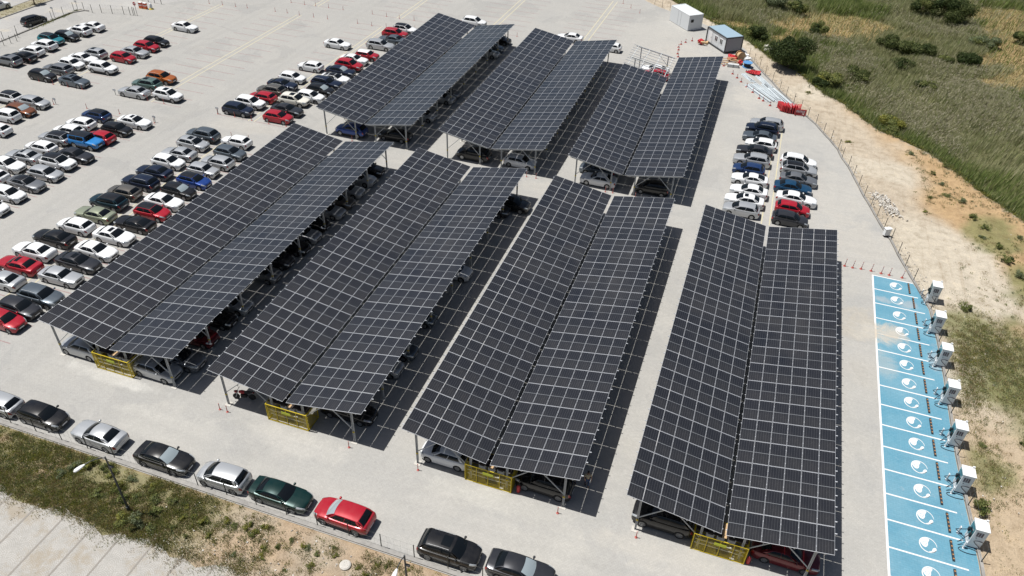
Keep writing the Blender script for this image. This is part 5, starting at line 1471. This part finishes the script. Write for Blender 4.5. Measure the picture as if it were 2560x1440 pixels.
# ---------------------------------------------------------------- person
def skinned(name, joints, edges, m_, parent, root=0, lvl=1):
    me = bpy.data.meshes.new(name)
    me.from_pydata([j[:3] for j in joints], edges, []); me.materials.append(m_)
    o = link(name, me, parent)
    md = o.modifiers.new('skin', 'SKIN'); md.use_smooth_shade = True
    lay = me.skin_vertices[0] if me.skin_vertices else None
    if lay is None:
        bm = bmesh.new(); bm.from_mesh(me); bm.verts.layers.skin.verify(); bm.to_mesh(me); bm.free(); lay = me.skin_vertices[0]
    for i, j in enumerate(joints):
        rr = j[3] if isinstance(j[3], tuple) else (j[3], j[3])
        lay.data[i].radius = rr; lay.data[i].use_root = (i == root)
    s = o.modifiers.new('sub', 'SUBSURF'); s.levels = lvl; s.render_levels = lvl
    return o
def person(x, y, rz):
    r = tag(empty('person', (x, y, 0), rz), 'person in beige shirt and blue jeans walking in the carport shade', 'person')
    skin = mat('skin_tone', (.36, .20, .13), .6); shirt = mat('beige_shirt', (.42, .36, .25), .85); jeans = mat('blue_jeans', (.07, .11, .20), .85); hair = mat('dark_hair', (.012, .010, .009), .6)
    # body: pelvis, spine, neck, head, arms with hands, legs with feet (facing +x, mid stride)
    J = [(0, 0, .94, (.15, .11)), (0, 0, 1.12, (.14, .10)), (.01, 0, 1.34, (.17, .11)), (.01, 0, 1.46, (.10, .08)), (.02, 0, 1.53, .055), (.035, 0, 1.60, (.075, .085)), (.045, 0, 1.68, (.085, .095)), (.03, 0, 1.75, (.06, .07)),
         (.0, .10, .90, .085), (.10, .11, .50, .062), (.02, .11, .10, .042), (.05, .11, .045, .045), (.19, .12, .035, .035),
         (.0, -.10, .90, .085), (-.06, -.11, .50, .062), (-.24, -.11, .14, .042), (-.24, -.11, .07, .045), (-.10, -.12, .035, .035),
         (.0, .20, 1.42, .065), (-.03, .27, 1.16, .048), (.10, .27, .95, .034), (.0, -.20, 1.42, .065), (.05, -.27, 1.16, .048), (.20, -.20, 1.0, .034)]
    E = [(0, 1), (1, 2), (2, 3), (3, 4), (4, 5), (5, 6), (6, 7), (0, 8), (8, 9), (9, 10), (10, 11), (11, 12), (0, 13), (13, 14), (14, 15), (15, 16), (16, 17), (2, 18), (18, 19), (19, 20), (2, 21), (21, 22), (22, 23)]
    # palms and five fingers each
    for w, d, s in ((20, Vector((.45, .0, -.9)).normalized(), 1), (23, Vector((.7, .25, -.66)).normalized(), -1)):
        wp = Vector(J[w][:3]); side = Vector((-d.z, 0, d.x)).normalized() * 1.0
        p = wp + d * .07; J.append((*p, (.040, .022))); E.append((w, len(J) - 1)); pi = len(J) - 1
        for k, (o, ln) in enumerate(((-.03, .075), (-.01, .085), (.01, .08), (.03, .065))):
            a = p + d * .045 + side * o; t = a + d * ln * .55; u = t + (d * .8 + Vector((0, -.6 * s, 0))).normalized() * ln * .45
            J.append((*a, .010)); E.append((pi, len(J) - 1)); J.append((*t, .009)); E.append((len(J) - 2, len(J) - 1)); J.append((*u, .008)); E.append((len(J) - 2, len(J) - 1))
        a = wp + d * .04 + side * -.045; J.append((*a, .012)); E.append((pi, len(J) - 1)); t = a + d * .05 - side * .015; J.append((*t, .010)); E.append((len(J) - 2, len(J) - 1))
    body = skinned('body', J, E, skin, r)
    # clothes follow the body
    def grow(idx, k): return [(*J[i][:3], tuple(q + k for q in J[i][3]) if isinstance(J[i][3], tuple) else J[i][3] + k) for i in idx]
    idx = [0, 1, 2, 3, 18, 19, 21, 22]
    skinned('shirt', grow(idx, .022), [(0, 1), (1, 2), (2, 3), (2, 4), (4, 5), (2, 6), (6, 7)], shirt, r)
    idx = [0, 8, 9, 10, 13, 14, 15]
    skinned('trousers', grow(idx, .020), [(0, 1), (1, 2), (2, 3), (0, 4), (4, 5), (5, 6)], jeans, r)
    b = MB(); b.lathe([(.03, -.10), (.088, -.04), (.100, .03), (.085, .085), (.03, .112)], 14); h = b.build('hair', hair, r, (.02, 0, 1.71), smooth=True); h.scale = (1.08, .92, 1)
    for s in (-1, 1):
        b = MB(); b.box(-.10, .17, -.05, .05, 0, .07); b.build('shoe', m_black, r, (.03 if s > 0 else -.25, s * .115, .0))
    b = MB(); b.lathe([(.004, -.02), (.016, 0), (.004, .03)], 8); b.build('nose', skin, r, (.135, 0, 1.655))
    for s in (-1, 1):
        b = MB(); b.lathe([(.003, -.008), (.012, 0), (.003, .008)], 8, axis='x'); b.build('eye', m_black, r, (.123, s * .032, 1.69))
        b = MB(); b.lathe([(.008, -.03), (.022, 0), (.008, .03)], 8); b.build('ear', skin, r, (.04, s * .098, 1.67))
    b = MB(); b.box(-.004, .006, -.025, .025, -.006, .006); b.build('mouth', mat('lips', (.25, .09, .07), .6), r, (.124, 0, 1.615))
person(-5.2, 37.4, math.radians(-75))

# ---------------------------------------------------------------- rubble
stn = MB()
def rock(b, c, s):
    P = [Vector(c) + Vector((random.gauss(0, 1), random.gauss(0, 1), random.gauss(0, .6))).normalized() * s * random.uniform(.7, 1.1) for _ in range(8)]
    bm = bmesh.new(); vs = [bm.verts.new(p) for p in P]
    bmesh.ops.convex_hull(bm, input=vs); bm.verts.index_update(); n = len(b.v); bm.verts.ensure_lookup_table()
    b.v += [tuple(v.co) for v in bm.verts]
    for f in bm.faces: b.f.append(tuple(n + v.index for v in f.verts)); b.mi.append(0); b.uv.append([(0, 0)] * len(f.verts))
    bm.free()
random.seed(5)
for k in range(330):
    t = random.random(); cx = lerp(17.7, 19.8, t) + random.gauss(0, .42); cy = lerp(93.0, 88.6, t) + random.gauss(0, .55)
    rock(stn, (cx, cy, .06), random.uniform(.07, .19))
for k in range(260):
    q = random.choice(FENCE_R[8:]); rock(stn, (q[0] + random.uniform(.2, 1.5), q[1] + random.uniform(-1.3, 1.3), .02), random.uniform(.04, .12))
for k in range(160): rock(stn, (random.uniform(-34, -10), random.uniform(22.3, 26.3), .02), random.uniform(.03, .10))
for k in range(150): rock(stn, (random.uniform(23.5, 34), random.uniform(40, 90), -.02), random.uniform(.03, .09))
tag(stn.build('rubble', m_stone, fix=False), 'pale broken stones strewn outside the right fence and on the bank', 'rubble', kind='stuff')

# ---------------------------------------------------------------- vegetation
def quads_mesh(name, V, mi, mats, nper=4):
    n = len(V) // nper
    me = bpy.data.meshes.new(name)
    me.vertices.add(len(V)); me.vertices.foreach_set('co', np.asarray(V, dtype=np.float32).ravel())
    me.loops.add(n * nper); me.loops.foreach_set('vertex_index', np.arange(n * nper, dtype=np.int32))
    me.polygons.add(n); me.polygons.foreach_set('loop_start', np.arange(0, n * nper, nper, dtype=np.int32))
    try: me.polygons.foreach_set('loop_total', np.full(n, nper, dtype=np.int32))
    except Exception: pass
    for m in mats: me.materials.append(m)
    me.polygons.foreach_set('material_index', np.asarray(mi, dtype=np.int32))
    me.update(calc_edges=True); me.validate()
    return me
def blades(px, py, pz, h, w, lean, rng, bend=.5, dirx=None):
    """upright leaf quads (rhombus) : returns (n*4,3)"""
    n = len(px); a = rng.uniform(0, 2 * np.pi, n)
    ux, uy = np.cos(a), np.sin(a)
    la = rng.uniform(0, 2 * np.pi, n) if dirx is None else dirx + rng.normal(0, .5, n)
    lx, ly = np.cos(la) * lean, np.sin(la) * lean
    base = np.stack([px, py, pz], 1)
    side = np.stack([ux, uy, np.zeros(n)], 1) * w[:, None] / 2
    tip = base + np.stack([lx * h, ly * h, h * np.sqrt(np.maximum(.05, 1 - lean ** 2))], 1)
    mid = base + (tip - base) * bend
    V = np.stack([base, mid - side, tip, mid + side], 1)
    return V.reshape(-1, 3)

def build_reeds():
    rng = np.random.default_rng(5)
    N = 560000
    x = rng.uniform(-27, 62, N); y = rng.uniform(80, 205, N)
    rd = pdist(REED, x, y)
    ok = inside(REEDP, x, y) & (rd > .25 + .8 * rng.random(N))
    # keep to the wedge the picture shows, with a margin for a side step
    ok &= (x < 41 + (y - 80) * .19)
    dm = dry_mask(x, y); den = vnoise(x, y, .12, 55, 3)
    ok &= rng.random(N) < np.clip(1.0 - dm * .93, 0, 1) * np.clip(.45 + 1.3 * (den - .3), .25, 1)
    x, y, rd = x[ok], y[ok], rd[ok]; n = len(x)
    z = terrain_z(x, y) - .05
    plume = vnoise(x, y, .09, 66, 3)
    h = (.95 + .75 * rng.random(n)) * (.75 + .5 * vnoise(x, y, .08, 88, 2)) * (.35 + 1.3 * vnoise(x, y, .38, 89, 3)) * (.6 + .4 * sstep(0, 3, rd)) * 1.15
    w = rng.uniform(.05, .11, n) * (1 + .4 * sstep(120, 180, y))
    lean = rng.uniform(.10, .5, n)
    V = blades(x, y, z, h, w, lean, rng, .45, np.full(n, .3))
    gn = vnoise(x, y, .07, 44, 4)
    pg = np.clip(sstep(5.5, 1.0, rd + (gn - .5) * 8) + sstep(.50, .62, gn), .08, .95)
    mi = np.where(rng.random(n) < pg, 2, 0)
    # feathery tan plumes where the reeds have flowered
    p = rng.random(n) < np.clip((plume - .40) * 3.4, 0, .62) * sstep(1.0, 5, rd) * (1 - .8 * pg)
    px, py, pz, ph = x[p], y[p], z[p] + h[p] * .72, rng.uniform(.22, .45, p.sum())
    V2 = blades(px + rng.normal(0, .12, p.sum()) + .25, py, pz, ph, rng.uniform(.055, .11, p.sum()), rng.uniform(.4, .85, p.sum()), rng, .5, np.full(p.sum(), .35))
    m2 = np.ones(len(px), dtype=int)
    me = quads_mesh('reeds', np.concatenate([V, V2]), np.concatenate([mi, m2]), [m_reed, m_plume, m_reed_green])
    tag(link('reeds', me), 'dense bed of green reeds with tan plumes right of the lot', 'reeds', kind='stuff')
    # dry grass in the openings
    N = 130000; x = rng.uniform(-20, 64, N); y = rng.uniform(120, 200, N)
    ok = inside(REEDP, x, y) & (rng.random(N) < dry_mask(x, y) * 1.0); x, y = x[ok], y[ok]; n = len(x)
    V = blades(x, y, terrain_z(x, y) - .03, rng.uniform(.18, .5, n), rng.uniform(.05, .12, n), rng.uniform(.1, .7, n), rng, .5)
    mi = (rng.random(n) < np.where(x < 25, .5, .25)).astype(int)
    tag(link('dry_grass', quads_mesh('dry_grass', V, mi, [m_dry, m_leaf_yel])), 'yellow dry grass in the clearings among the reeds', 'grass', kind='stuff')
build_reeds()

def tufts(rng, cx, cy, per, spread, hmin, hmax, wmin, wmax, lean=.75):
    n = len(cx); r = np.repeat(np.arange(n), per)
    sp = spread[r] if hasattr(spread, '__len__') else spread
    a = rng.uniform(0, 2 * np.pi, len(r)); d = np.sqrt(rng.random(len(r))) * sp
    x = cx[r] + d * np.cos(a); y = cy[r] + d * np.sin(a)
    sc_ = (1 - .5 * d / sp)
    z = terrain_z(x, y) - .03 + rng.random(len(r)) * .35 * sp * sc_
    V = blades(x, y, z, rng.uniform(hmin, hmax, len(r)) * sc_, rng.uniform(wmin, wmax, len(r)), rng.uniform(.1, lean, len(r)), rng, .5)
    return V, r
def build_weeds():
    rng = np.random.default_rng(8)
    VV, MI = [], []
    def add(cx, cy, per, spread, hmin, hmax, mats, wmin=.035, wmax=.09):
        if len(cx) == 0: return
        V, r = tufts(rng, cx, cy, per, spread, hmin, hmax, wmin, wmax)
        m = rng.choice(len(mats), len(cx)); VV.append(V); MI.append(np.array(mats)[m][r])
    # near bank, thick at the left, thin at the right
    N = 8500; x = rng.uniform(-56, -8, N); y = rng.uniform(21.9, 26.75, N)
    d = vnoise(x, y, .35, 12, 3); left = sstep(-26, -35, x) * sstep(-52, -45, x)
    k = rng.random(N) < np.clip(left * 1.1 * sstep(.34, .5, d + .08) + .22 * sstep(.5, .62, d) + .035, 0, 1)
    add(x[k], y[k], 30, rng.uniform(.18, .45, k.sum()), .12, .36, [0, 0, 0, 0, 1, 2, 2, 3, 3], .02, .055)
    # straw fringe along the cobbles
    N = 1700; x = rng.uniform(-56, -10, N); y = 22.25 + rng.normal(0, .62, N) + .35 * np.sin(x * .9)
    add(x, y, 14, .30, .12, .38, [3, 3, 3, 2, 0], .02, .045)
    x = rng.uniform(-50, -24, 90); y = rng.uniform(17, 22, 90); add(x, y, 7, .16, .05, .16, [3, 3, 2], .02, .05)
    # scrub behind the chargers and along the right verge
    for cx, cy, rx, ry, n in ((27.3, 66, 4.3, 5.2, 340), (31, 60, 4.5, 4.5, 220), (24.3, 58, 1.8, 5, 70), (25.0, 49.5, 1.8, 3.5, 40), (24.6, 63, 1.2, 4, 55), (36, 68, 4, 9, 120)):
        x = rng.normal(cx, rx * .55, n * 5); y = rng.normal(cy, ry * .55, n * 5); k = x > 23.1
        add(x[k], y[k], 24, rng.uniform(.2, .5, k.sum()), .08, .26, [0, 0, 1, 2, 3, 3], .02, .055)
    N = 1100; x = rng.uniform(22, 37, N); y = rng.uniform(74, 108, N)
    fd = pdist(FENCE_R, x, y); k = (fd > 5.2) & (~inside(REEDP, x, y)) & (~inside(LOT, x, y)) & (rng.random(N) < sstep(.40, .6, vnoise(x, y, .2, 15, 3)) * sstep(5, 9.5, fd))
    add(x[k], y[k], 22, rng.uniform(.15, .50, k.sum()), .10, .30, [0, 0, 1, 1, 3, 3], .03, .07)
    N = 1200; x = rng.uniform(23.3, 36, N); y = rng.uniform(38, 60, N); k = rng.random(N) < .6 * sstep(.45, .6, vnoise(x, y, .3, 16, 3))
    add(x[k], y[k], 12, .25, .06, .2, [3, 3, 0, 1], .02, .05)
    # outside the right fence foot
    N = 200; q = np.array(FENCE_R)[rng.integers(4, len(FENCE_R), N)]; add(q[:, 0] + rng.uniform(.15, .9, N), q[:, 1] + rng.uniform(-1.2, 1.2, N), 8, .2, .06, .2, [3, 3, 4], .02, .05)
    # reed edge low growth
    N = 2400
    i = rng.integers(1, len(REED) - 2, N); t = rng.random(N); R_ = np.array(REED)
    x = R_[i, 0] * (1 - t) + R_[i + 1, 0] * t + rng.normal(.9, .85, N); y = R_[i, 1] * (1 - t) + R_[i + 1, 1] * t + rng.normal(.8, .7, N)
    add(x, y, 20, rng.uniform(.3, .7, N), .2, .7, [0, 0, 1, 2, 4], .04, .09)
    # left fence and road median
    x = -118.4 + rng.normal(0, .25, 70); y = rng.uniform(97, 108, 70); add(x, y, 18, .25, .15, .5, [0, 1, 2])
    x = rng.uniform(-129.9, -127.4, 420); y = rng.uniform(88, 125, 420); add(x, y, 12, .35, .06, .2, [3, 3, 2, 3])
    for bx, by, bs in WB:
        n = int(5 + 6 * bs); add(bx + rng.normal(0, .45 * bs, n), by + rng.normal(0, .45 * bs, n), 22, .22, .10, .30, [0, 0, 1, 2, 3], .02, .055)
    V = np.concatenate(VV); mi = np.concatenate(MI)
    tag(link('weeds', quads_mesh('weeds', V, mi, [m_leaf_mid, m_leaf_grey, m_leaf_yel, m_dry, m_leaf_dark])), 'low weeds and straw on the bank and verges', 'weeds', kind='stuff')
    # pale flowers in the near verge
    fx = rng.normal(-29.5, 2.2, 170); fy = rng.normal(22.6, .55, 170); fx = np.concatenate([fx, rng.normal(-24, 2, 60)]); fy = np.concatenate([fy, rng.normal(22.2, .4, 60)])
    V = blades(fx, fy, terrain_z(fx, fy) + .22, np.full(len(fx), .05), np.full(len(fx), .055), np.full(len(fx), .8), rng)
    tag(link('wild_flowers', quads_mesh('wild_flowers', V, np.zeros(len(fx), int), [m_flower])), 'tiny pale wild flowers by the cobbled yard', 'flowers', kind='stuff')

# bushes and trees: leaf quads spread through lumpy crowns
def crown_mesh(name, rx, rz, nl, leaf, mats, seed, lumps=9, zc=None, base=.0, dens=.35):
    rng = np.random.default_rng(seed)
    zc = rz if zc is None else zc
    C = []; 
    for k in range(lumps):
        a = rng.uniform(0, 2 * np.pi); e = rng.uniform(-.45, 1.1); d = rng.uniform(.40, .95)
        C.append((rx * d * np.cos(a) * np.cos(e), rx * d * np.sin(a) * np.cos(e), zc + rz * .70 * np.sin(e) * rng.uniform(.6, 1.15), rx * rng.uniform(.20, .48)))
    C.append((0, 0, zc * .85, rx * .50)); C = np.array(C)
    i = rng.integers(0, len(C), nl); dirn = rng.normal(0, 1, (nl, 3)); dirn /= np.linalg.norm(dirn, axis=1)[:, None]
    rad = C[i, 3] * (1 - dens * rng.random(nl) ** 2.2) * rng.uniform(.88, 1.14, nl) * np.where(rng.random(nl) < .12, rng.uniform(1.0, 1.4, nl), 1.0)
    P = C[i, :3] + dirn * rad[:, None] * np.array([1, 1, min(1.0, rz / rx + .15)])
    P[:, 2] = np.maximum(P[:, 2], base + .03 + .1 * rng.random(nl))
    nrm = dirn + rng.normal(0, .55, (nl, 3)); nrm /= np.linalg.norm(nrm, axis=1)[:, None]
    t = np.cross(nrm, rng.normal(0, 1, (nl, 3))); t /= np.linalg.norm(t, axis=1)[:, None]; b_ = np.cross(nrm, t)
    s = leaf * rng.uniform(.6, 1.3, nl)[:, None]
    V = np.stack([P - t * s, P - b_ * s * .5, P + t * s, P + b_ * s * .5], 1).reshape(-1, 3)
    lump = rng.random(len(C)) < .3
    mi = np.where(lump[i] | (rng.random(nl) < .08), len(mats) - 1, 0)
    return quads_mesh(name, V, mi, mats)
def trunk_mesh(h, r, spread, seed):
    random.seed(seed); b = MB()
    b.tube([(0, 0, -.2), (.04, .02, h * .45), (-.03, .05, h)], [r * 1.2, r, r * .6], 8)
    for k in range(5):
        a = 2 * math.pi * k / 5 + random.uniform(-.4, .4); z0 = h * random.uniform(.35, .8)
        b.tube([(0, 0, z0), (spread * .45 * math.cos(a), spread * .45 * math.sin(a), z0 + spread * .35), (spread * .85 * math.cos(a), spread * .85 * math.sin(a), z0 + spread * .62)], [r * .6, r * .4, r * .12], 6)
    return b.mesh('trunk', [m_bark], fix=True)
def gz(x, y): return float(terrain_z(np.array([x], float), np.array([y], float))[0])
def tree(name, x, y, rx, h, nl, leaf, mats, label, seed, trunk=True, cat='tree', group=None, zc=None):
    r = tag(empty(name, (x, y, gz(x, y))), label, cat, group)
    rz = h * .42 if trunk else h * .5
    link('crown', crown_mesh('crown', rx, rz, nl, leaf, mats, seed, 17 if rx > 2.8 else 12, zc=h - rz if zc is None else zc), r)
    link('trunk', trunk_mesh(h * .55, .05 + rx * .035, rx * .8, seed), r)
    return r
D, Mi, G, Y = m_leaf_dark, m_leaf_mid, m_leaf_grey, m_leaf_yel
Ol = island_mat('leaf_olive', [(0, (.045, .062, .020)), (.5, (.085, .110, .034)), (.85, (.13, .155, .05)), (1, (.20, .21, .085))])
tree('broadleaf_tree', 4.9, 131.6, 3.1, 5.6, 20000, .14, [D, D], 'big dark rounded tree between the right fence and the reeds', 1, True, zc=2.5)
tree('small_tree', 9.3, 151.8, 1.75, 3.1, 6000, .11, [D, Mi], 'small umbrella shaped tree alone in the dry grass clearing', 2, True)
tree('broadleaf_tree', 28.5, 172.0, 2.0, 4.2, 7000, .13, [D, Mi], 'small dark tree left of the largest tree at the top', 3, True)
tree('broadleaf_tree', 33.6, 170.5, 3.5, 6.2, 15000, .15, [Ol, D], 'largest broad tree at the top right, brownish green', 4, True, zc=3.0)
for i, (x, y, rx, h, ms, lb) in enumerate([
    (21.6, 150.3, 2.2, 2.6, [Ol, D], 'dark green bush at the left of the reed bed thicket'), (24.8, 148.6, 2.4, 2.6, [Ol, Mi], 'mid green bush in the middle of the reed bed thicket'),
    (27.9, 149.2, 1.7, 2.3, [Ol, D], 'rounded bush at the right of the reed bed thicket'), (31.1, 146.4, 1.5, 1.9, [Ol, Mi], 'small bush left of the dark oval bush in the reeds'),
    (34.0, 147.2, 2.1, 2.5, [D, D], 'dark oval bush beside the tan clearing at right'), (23.2, 141.2, 1.6, 2.0, [Ol, D], 'small dark bush below the reed bed thicket'),
    (11.8, 127.6, 2.2, 2.6, [Mi, Y], 'leafy green bush among the reeds right of the big dark tree'), (16.0, 132.4, 2.2, 2.2, [Ol, Mi], 'wide olive bush in the reeds'),
    (38.9, 158.6, 2.6, 2.2, [G, Mi], 'grey green spreading bush at the edge of the tan clearing'), (5.3, 164.3, 2.1, 2.6, [D, Mi], 'green bush at the top edge above the small tree'),
    (.4, 165.2, 2.6, 3.0, [G, D], 'dusky bush at the top edge right of the container'), (-1.2, 144.4, 2.0, 3.0, [D, Mi], 'dense bush just behind the site cabin'),
    (20.3, 115.2, 2.0, 2.2, [Mi, Y], 'fresh green bush at the bend of the reed edge'), (10.0, 126.0, 1.2, 1.5, [D, D], 'low dark bush at the foot of the big dark tree'), (.9, 138.6, .9, 1.3, [G, m_flower], 'pale flowering shrub beside the path behind the cabin'),
    (46, 165, 2.2, 2.0, [Mi, D], 'bush in the tan clearing near the right picture edge'), (26.5, 133.5, 1.6, 1.7, [Mi, D], 'low olive bush right of the wide olive bush')]):
    tree('bush', x, y, rx, h, int(2500 + rx * 2400), .09 + .02 * rx, ms, lb, 30 + i, True, 'bush')
BUSH = [crown_mesh('crown', .52, .34, 900, .05, ms, 60 + i, 9, zc=.24, dens=.6) for i, ms in enumerate(([Mi, G], [Mi, D], [Y, Mi], [G, Mi], [Mi, Y]))]
STEM = (lambda q: (q.tube([(0, 0, -.1), (.02, .01, .35)], [.03, .015], 5), q)[1].mesh('stem', [m_bark], fix=True))(MB())
def bush(x, y, s, k, label, group):
    WB.append((x, y, s))
    if y < 27: s *= .78 if x > -33 else 1.0
    if y < 27 and k == 1 and random.random() < .6: k = 4
    r = tag(empty('weed_bush', (x, y, gz(x, y) - .03), random.uniform(0, 6)), label, 'weed bush', group); r.scale = (s * random.uniform(.7, 1.05), s * random.uniform(.7, 1.05), s * random.uniform(.6, 1.0))
    link('crown', BUSH[k], r); link('stem', STEM, r)
WB = []
random.seed(21)
for x, y, s, k in [(-42.4, 25.6, 1.1, 3), (-41.6, 26.0, 1.3, 1), (-40.4, 26.2, 1.3, 0), (-39.5, 25.9, 1.2, 1), (-43.0, 24.6, .9, 3), (-38.2, 25.1, 1.3, 1), (-39.2, 24.0, 1.2, 0), (-37.3, 24.4, 1.3, 1), (-36.4, 24.9, 1.0, 0), (-34.8, 25.1, 1.1, 0), (-34.2, 24.3, 1.2, 1), (-34.9, 23.2, 1.4, 3), (-33.5, 23.0, 1.1, 0), (-36.1, 22.9, 1.3, 4), (-32.0, 24.5, .9, 1), (-33.6, 25.4, 1.0, 0), (-37.8, 26.1, .9, 3), (-35.8, 26.0, .9, 4)]:
    bush(x, y, s, k, 'leafy weed bush in the dense green growth around the left street lamp', 'weed bushes around the left lamp')
for x, y, s, k in [(-31.3, 24.9, .9, 1), (-30.4, 24.7, 1.1, 1), (-32.4, 25.4, .7, 2), (-30.9, 23.3, .7, 1), (-32.2, 23.6, .8, 0), (-29.4, 23.9, .9, 1), (-28.9, 25.3, 1.1, 2), (-28.1, 25.2, .8, 0), (-27.3, 25.5, 1.0, 2), (-26.5, 25.2, 1.0, 1), (-26.0, 25.8, .9, 2), (-25.3, 24.4, .8, 1), (-24.3, 24.8, .8, 1), (-23.7, 25.6, .7, 0), (-24.9, 23.8, .8, 2), (-22.7, 25.5, .8, 2), (-22.3, 25.4, .8, 3), (-21.5, 25.2, .8, 0), (-21.4, 24.3, .9, 4), (-20.2, 25.5, .6, 1), (-20.6, 26.1, .6, 0), (-18.3, 25.2, .6, 1), (-17.6, 25.0, .7, 2), (-17.2, 25.9, .5, 1), (-16.6, 26.0, .5, 1), (-15.0, 26.2, .6, 2), (-26.9, 23.2, .7, 3), (-22.9, 23.4, .7, 0)]:
    bush(x, y, s, k, 'single weed bush on the bare brown bank below the parked cars', 'weed bushes on the bare bank')
for x, y, s, k, lb in [(23.6, 45.6, 1.9, 1, 'round dark green bush between the two nearest chargers'), (28.2, 54.3, 1.2, 1, 'round bush on bare soil right of the middle charger'), (24.6, 52.8, .9, 0, 'small bush behind the third nearest charger'), (25.4, 72.0, 1.6, 0, 'green bush at the top of the scrub behind the chargers')]:
    bush(x, y, s, k, lb, 'bushes behind the chargers')
for x, y, s, k in [(25.6, 99.0, 1.0, 3), (26.0, 96.2, 1.0, 0), (24.8, 101.5, .9, 1), (27.6, 95.0, 1.2, 3), (28.5, 91.5, 1.4, 1), (29.5, 89.5, 1.2, 0), (28.9, 87.0, .9, 3), (30.2, 85.4, 1.3, 1), (30.7, 82.6, 1.6, 1), (31.5, 80.2, 1.4, 3), (32.2, 77.8, 1.5, 0), (33.5, 77.0, 1.3, 1), (24.0, 94.8, .8, 1), (26.6, 104.0, 1.2, 0), (22.4, 106.2, 1.0, 3), (34.3, 84.0, 1.0, 0), (33.0, 88.5, .9, 3), (23.1, 91.0, .7, 4), (14.3, 106.9, .9, 4), (8.5, 122.5, .9, 4)]:
    bush(x, y, s, k, 'low weed bush on the sandy ground between right fence and reeds', 'weed bushes on the sandy ground')
# roadside tree at the top left edge
tree('street_tree', -127.8, 107.4, 1.3, 3.6, 3500, .1, [D, Mi], 'small dark tree on the road median at top left', 90, True)
build_weeds()
